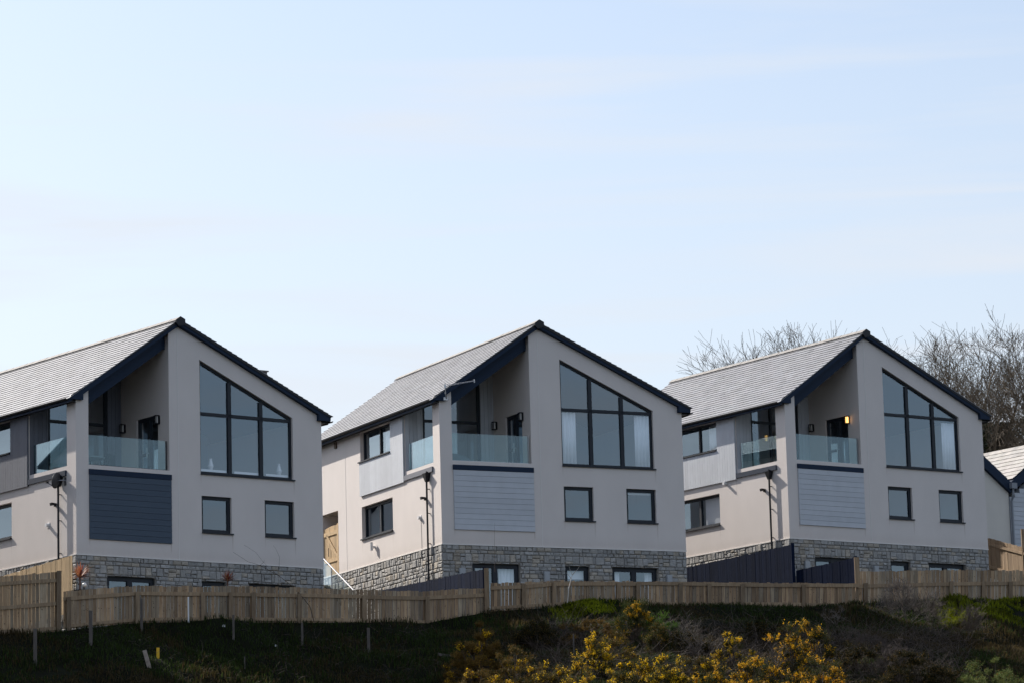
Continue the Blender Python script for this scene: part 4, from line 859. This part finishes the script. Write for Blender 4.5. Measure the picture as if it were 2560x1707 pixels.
whip(785, 1545, [(775, 1515), (755, 1490), (735, 1468), (700, 1440), (650, 1412), (620, 1403), (583, 1379)], Yd(785)-.4, .013, 'long thin twig arching over the low fence towards the left', M_stem, [[(697, 1438), (672, 1418), (655, 1400), (640, 1380), (610, 1361)], [(650, 1412), (660, 1404), (661, 1398)]])
whip(697, 1500, [(697, 1450), (698, 1405), (699, 1392), (690, 1372), (683, 1362)], Yd(697)-.4, .006, 'very thin upright twig crossing the arching one', M_stem)
whip(1237, 1420, [(1236, 1370), (1236, 1330), (1237, 1305)], Yd(1237)+.9, .006, 'hair thin upright stem before the pale panel of the middle house', M_stem)

M_bark = mat('tree_bark', (.12, .094, .066), .9, .3, 2, attr=True)
M_ivy = mat('ivy_leaves', (.045, .055, .02), .35, .3, 2, attr=True, spec=.6, trans=.15)
def bare_tree(name, pos, ht, seed, label, limbs=7, r=.22, lev=4, ivy=False, spread=1.15, tint=1.0, kids=5, low=.12):
    rr = random.Random(seed); t = empty(name, pos, 0, label, 'tree', 'bare winter trees behind the right house'); b = MB(); trunk = [Vector((0, 0, -1))]; lean = Vector((rr.uniform(-.1, .1), rr.uniform(-.1, .1), 0))
    for k in range(6): trunk.append(Vector((lean.x*ht*(k+1)/6*.6+rr.uniform(-.15, .15), lean.y*ht*(k+1)/6*.6, ht*.62*(k+1)/6)))
    b.tube(trunk, [r*1.15]+[r*(1-.13*(k+1)) for k in range(6)], 8, cap=False); b.build('trunk', M_bark, t, normals=False)
    c = MB()
    for k in range(limbs):
        f = low+(1-low)*(k+.5)/limbs; i = min(5, int(f*6)); q = trunk[i].lerp(trunk[i+1], f*6-i); a = k*2.4+rr.uniform(-.5, .5); up = .75+f*1.2
        branchy(c, q, Vector((math.cos(a)*spread, math.sin(a)*spread, up)), ht*.46*rr.uniform(.7, 1.05)*(1.05-.25*f), r*.38*(1.1-.5*f), lev-1, rr, 1.05*spread, 5, kids+1, .0065, .22, .17, tint)
    co = c.build('crown', M_bark, t, normals=False)
    zmax = max(v[2] for v in c.v); t.scale = (1.12, 1.12, ht/zmax)
    if ivy:
        n = 16000; f = RG.uniform(0, 1, n); zz = f*ht*.70; a = RG.uniform(0, 2*np.pi, n); rad = (.5+1.1*vnoise(a*1.3, zz*.9, 1.0))*(1.25-.75*f)*RG.uniform(.4, 1.1, n)
        pts = np.stack([np.cos(a)*rad+lean.x*zz, np.sin(a)*rad, zz], 1); u = rdir(n)*.075; v = np.cross(u, rdir(n)); v = v/(np.linalg.norm(v, axis=1, keepdims=True)+1e-6)*.06
        tris_mesh('ivy', np.stack([pts-u, pts-v, pts+u, pts+v], 1), M_ivy, t, RG.uniform(.5, 1.4, (n, 1))*np.ones((n, 3)))
    return t
def tree_at(px, pyt, Yv, seed, label, **k):
    top = at(px, pyt, Yv); g = float(gz(top.x, Yv)); return bare_tree('bare_tree', (top.x, Yv, g), top.z-g, seed, label, **k)
TREES = [(1850, 866, 158, 'smallest bare tree behind the roof, farthest left of the row', dict(limbs=9)), (1885, 848, 160, 'second bare tree from the left end behind the right roof', dict(limbs=9)), (1915, 836, 157, 'third bare tree from the left end behind the right roof', dict(limbs=9)),
         (1948, 818, 161, 'bare tree whose upright top stands highest left of the ridge', dict(limbs=9)), (2010, 836, 159, 'thin bare tree above the middle of the right roof', dict(limbs=8)), (2068, 818, 163, 'bare tree top left of the right house ridge', dict(limbs=8)), (2115, 822, 160, 'faint bare tree top close behind the right house ridge', dict(limbs=8)),
         (2200, 818, 158, 'bare tree just right of the ridge of the right house', dict(limbs=9)), (2240, 822, 160, 'second bare tree right of the ridge of the right house', dict(limbs=9)), (2305, 862, 156, 'reddish bare tree above the sloping roof edge', dict(limbs=9)), (2360, 890, 155, 'low dense bare tree above the lower roof edge', dict(limbs=9)),
         (2410, 880, 152, 'dense bare thicket tree beside the eave of the right house', dict(limbs=10)), (2440, 815, 148, 'tall ivy clad bare tree right of the house with thick trunk', dict(ivy=True, limbs=11, r=.26)), (2500, 795, 151, 'tall bare tree between two ivy clad ones', dict(ivy=True, limbs=11, r=.24)), (2556, 768, 149, 'tallest bare ivy clad tree at the right edge', dict(ivy=True, limbs=11, r=.28)), (2620, 800, 147, 'bare tree partly beyond the right edge', dict(ivy=True, limbs=8))]
for i, (px, pyt, Yv, lb, kw) in enumerate(TREES): tree_at(px, pyt, Yv, 60+i, lb, **kw)
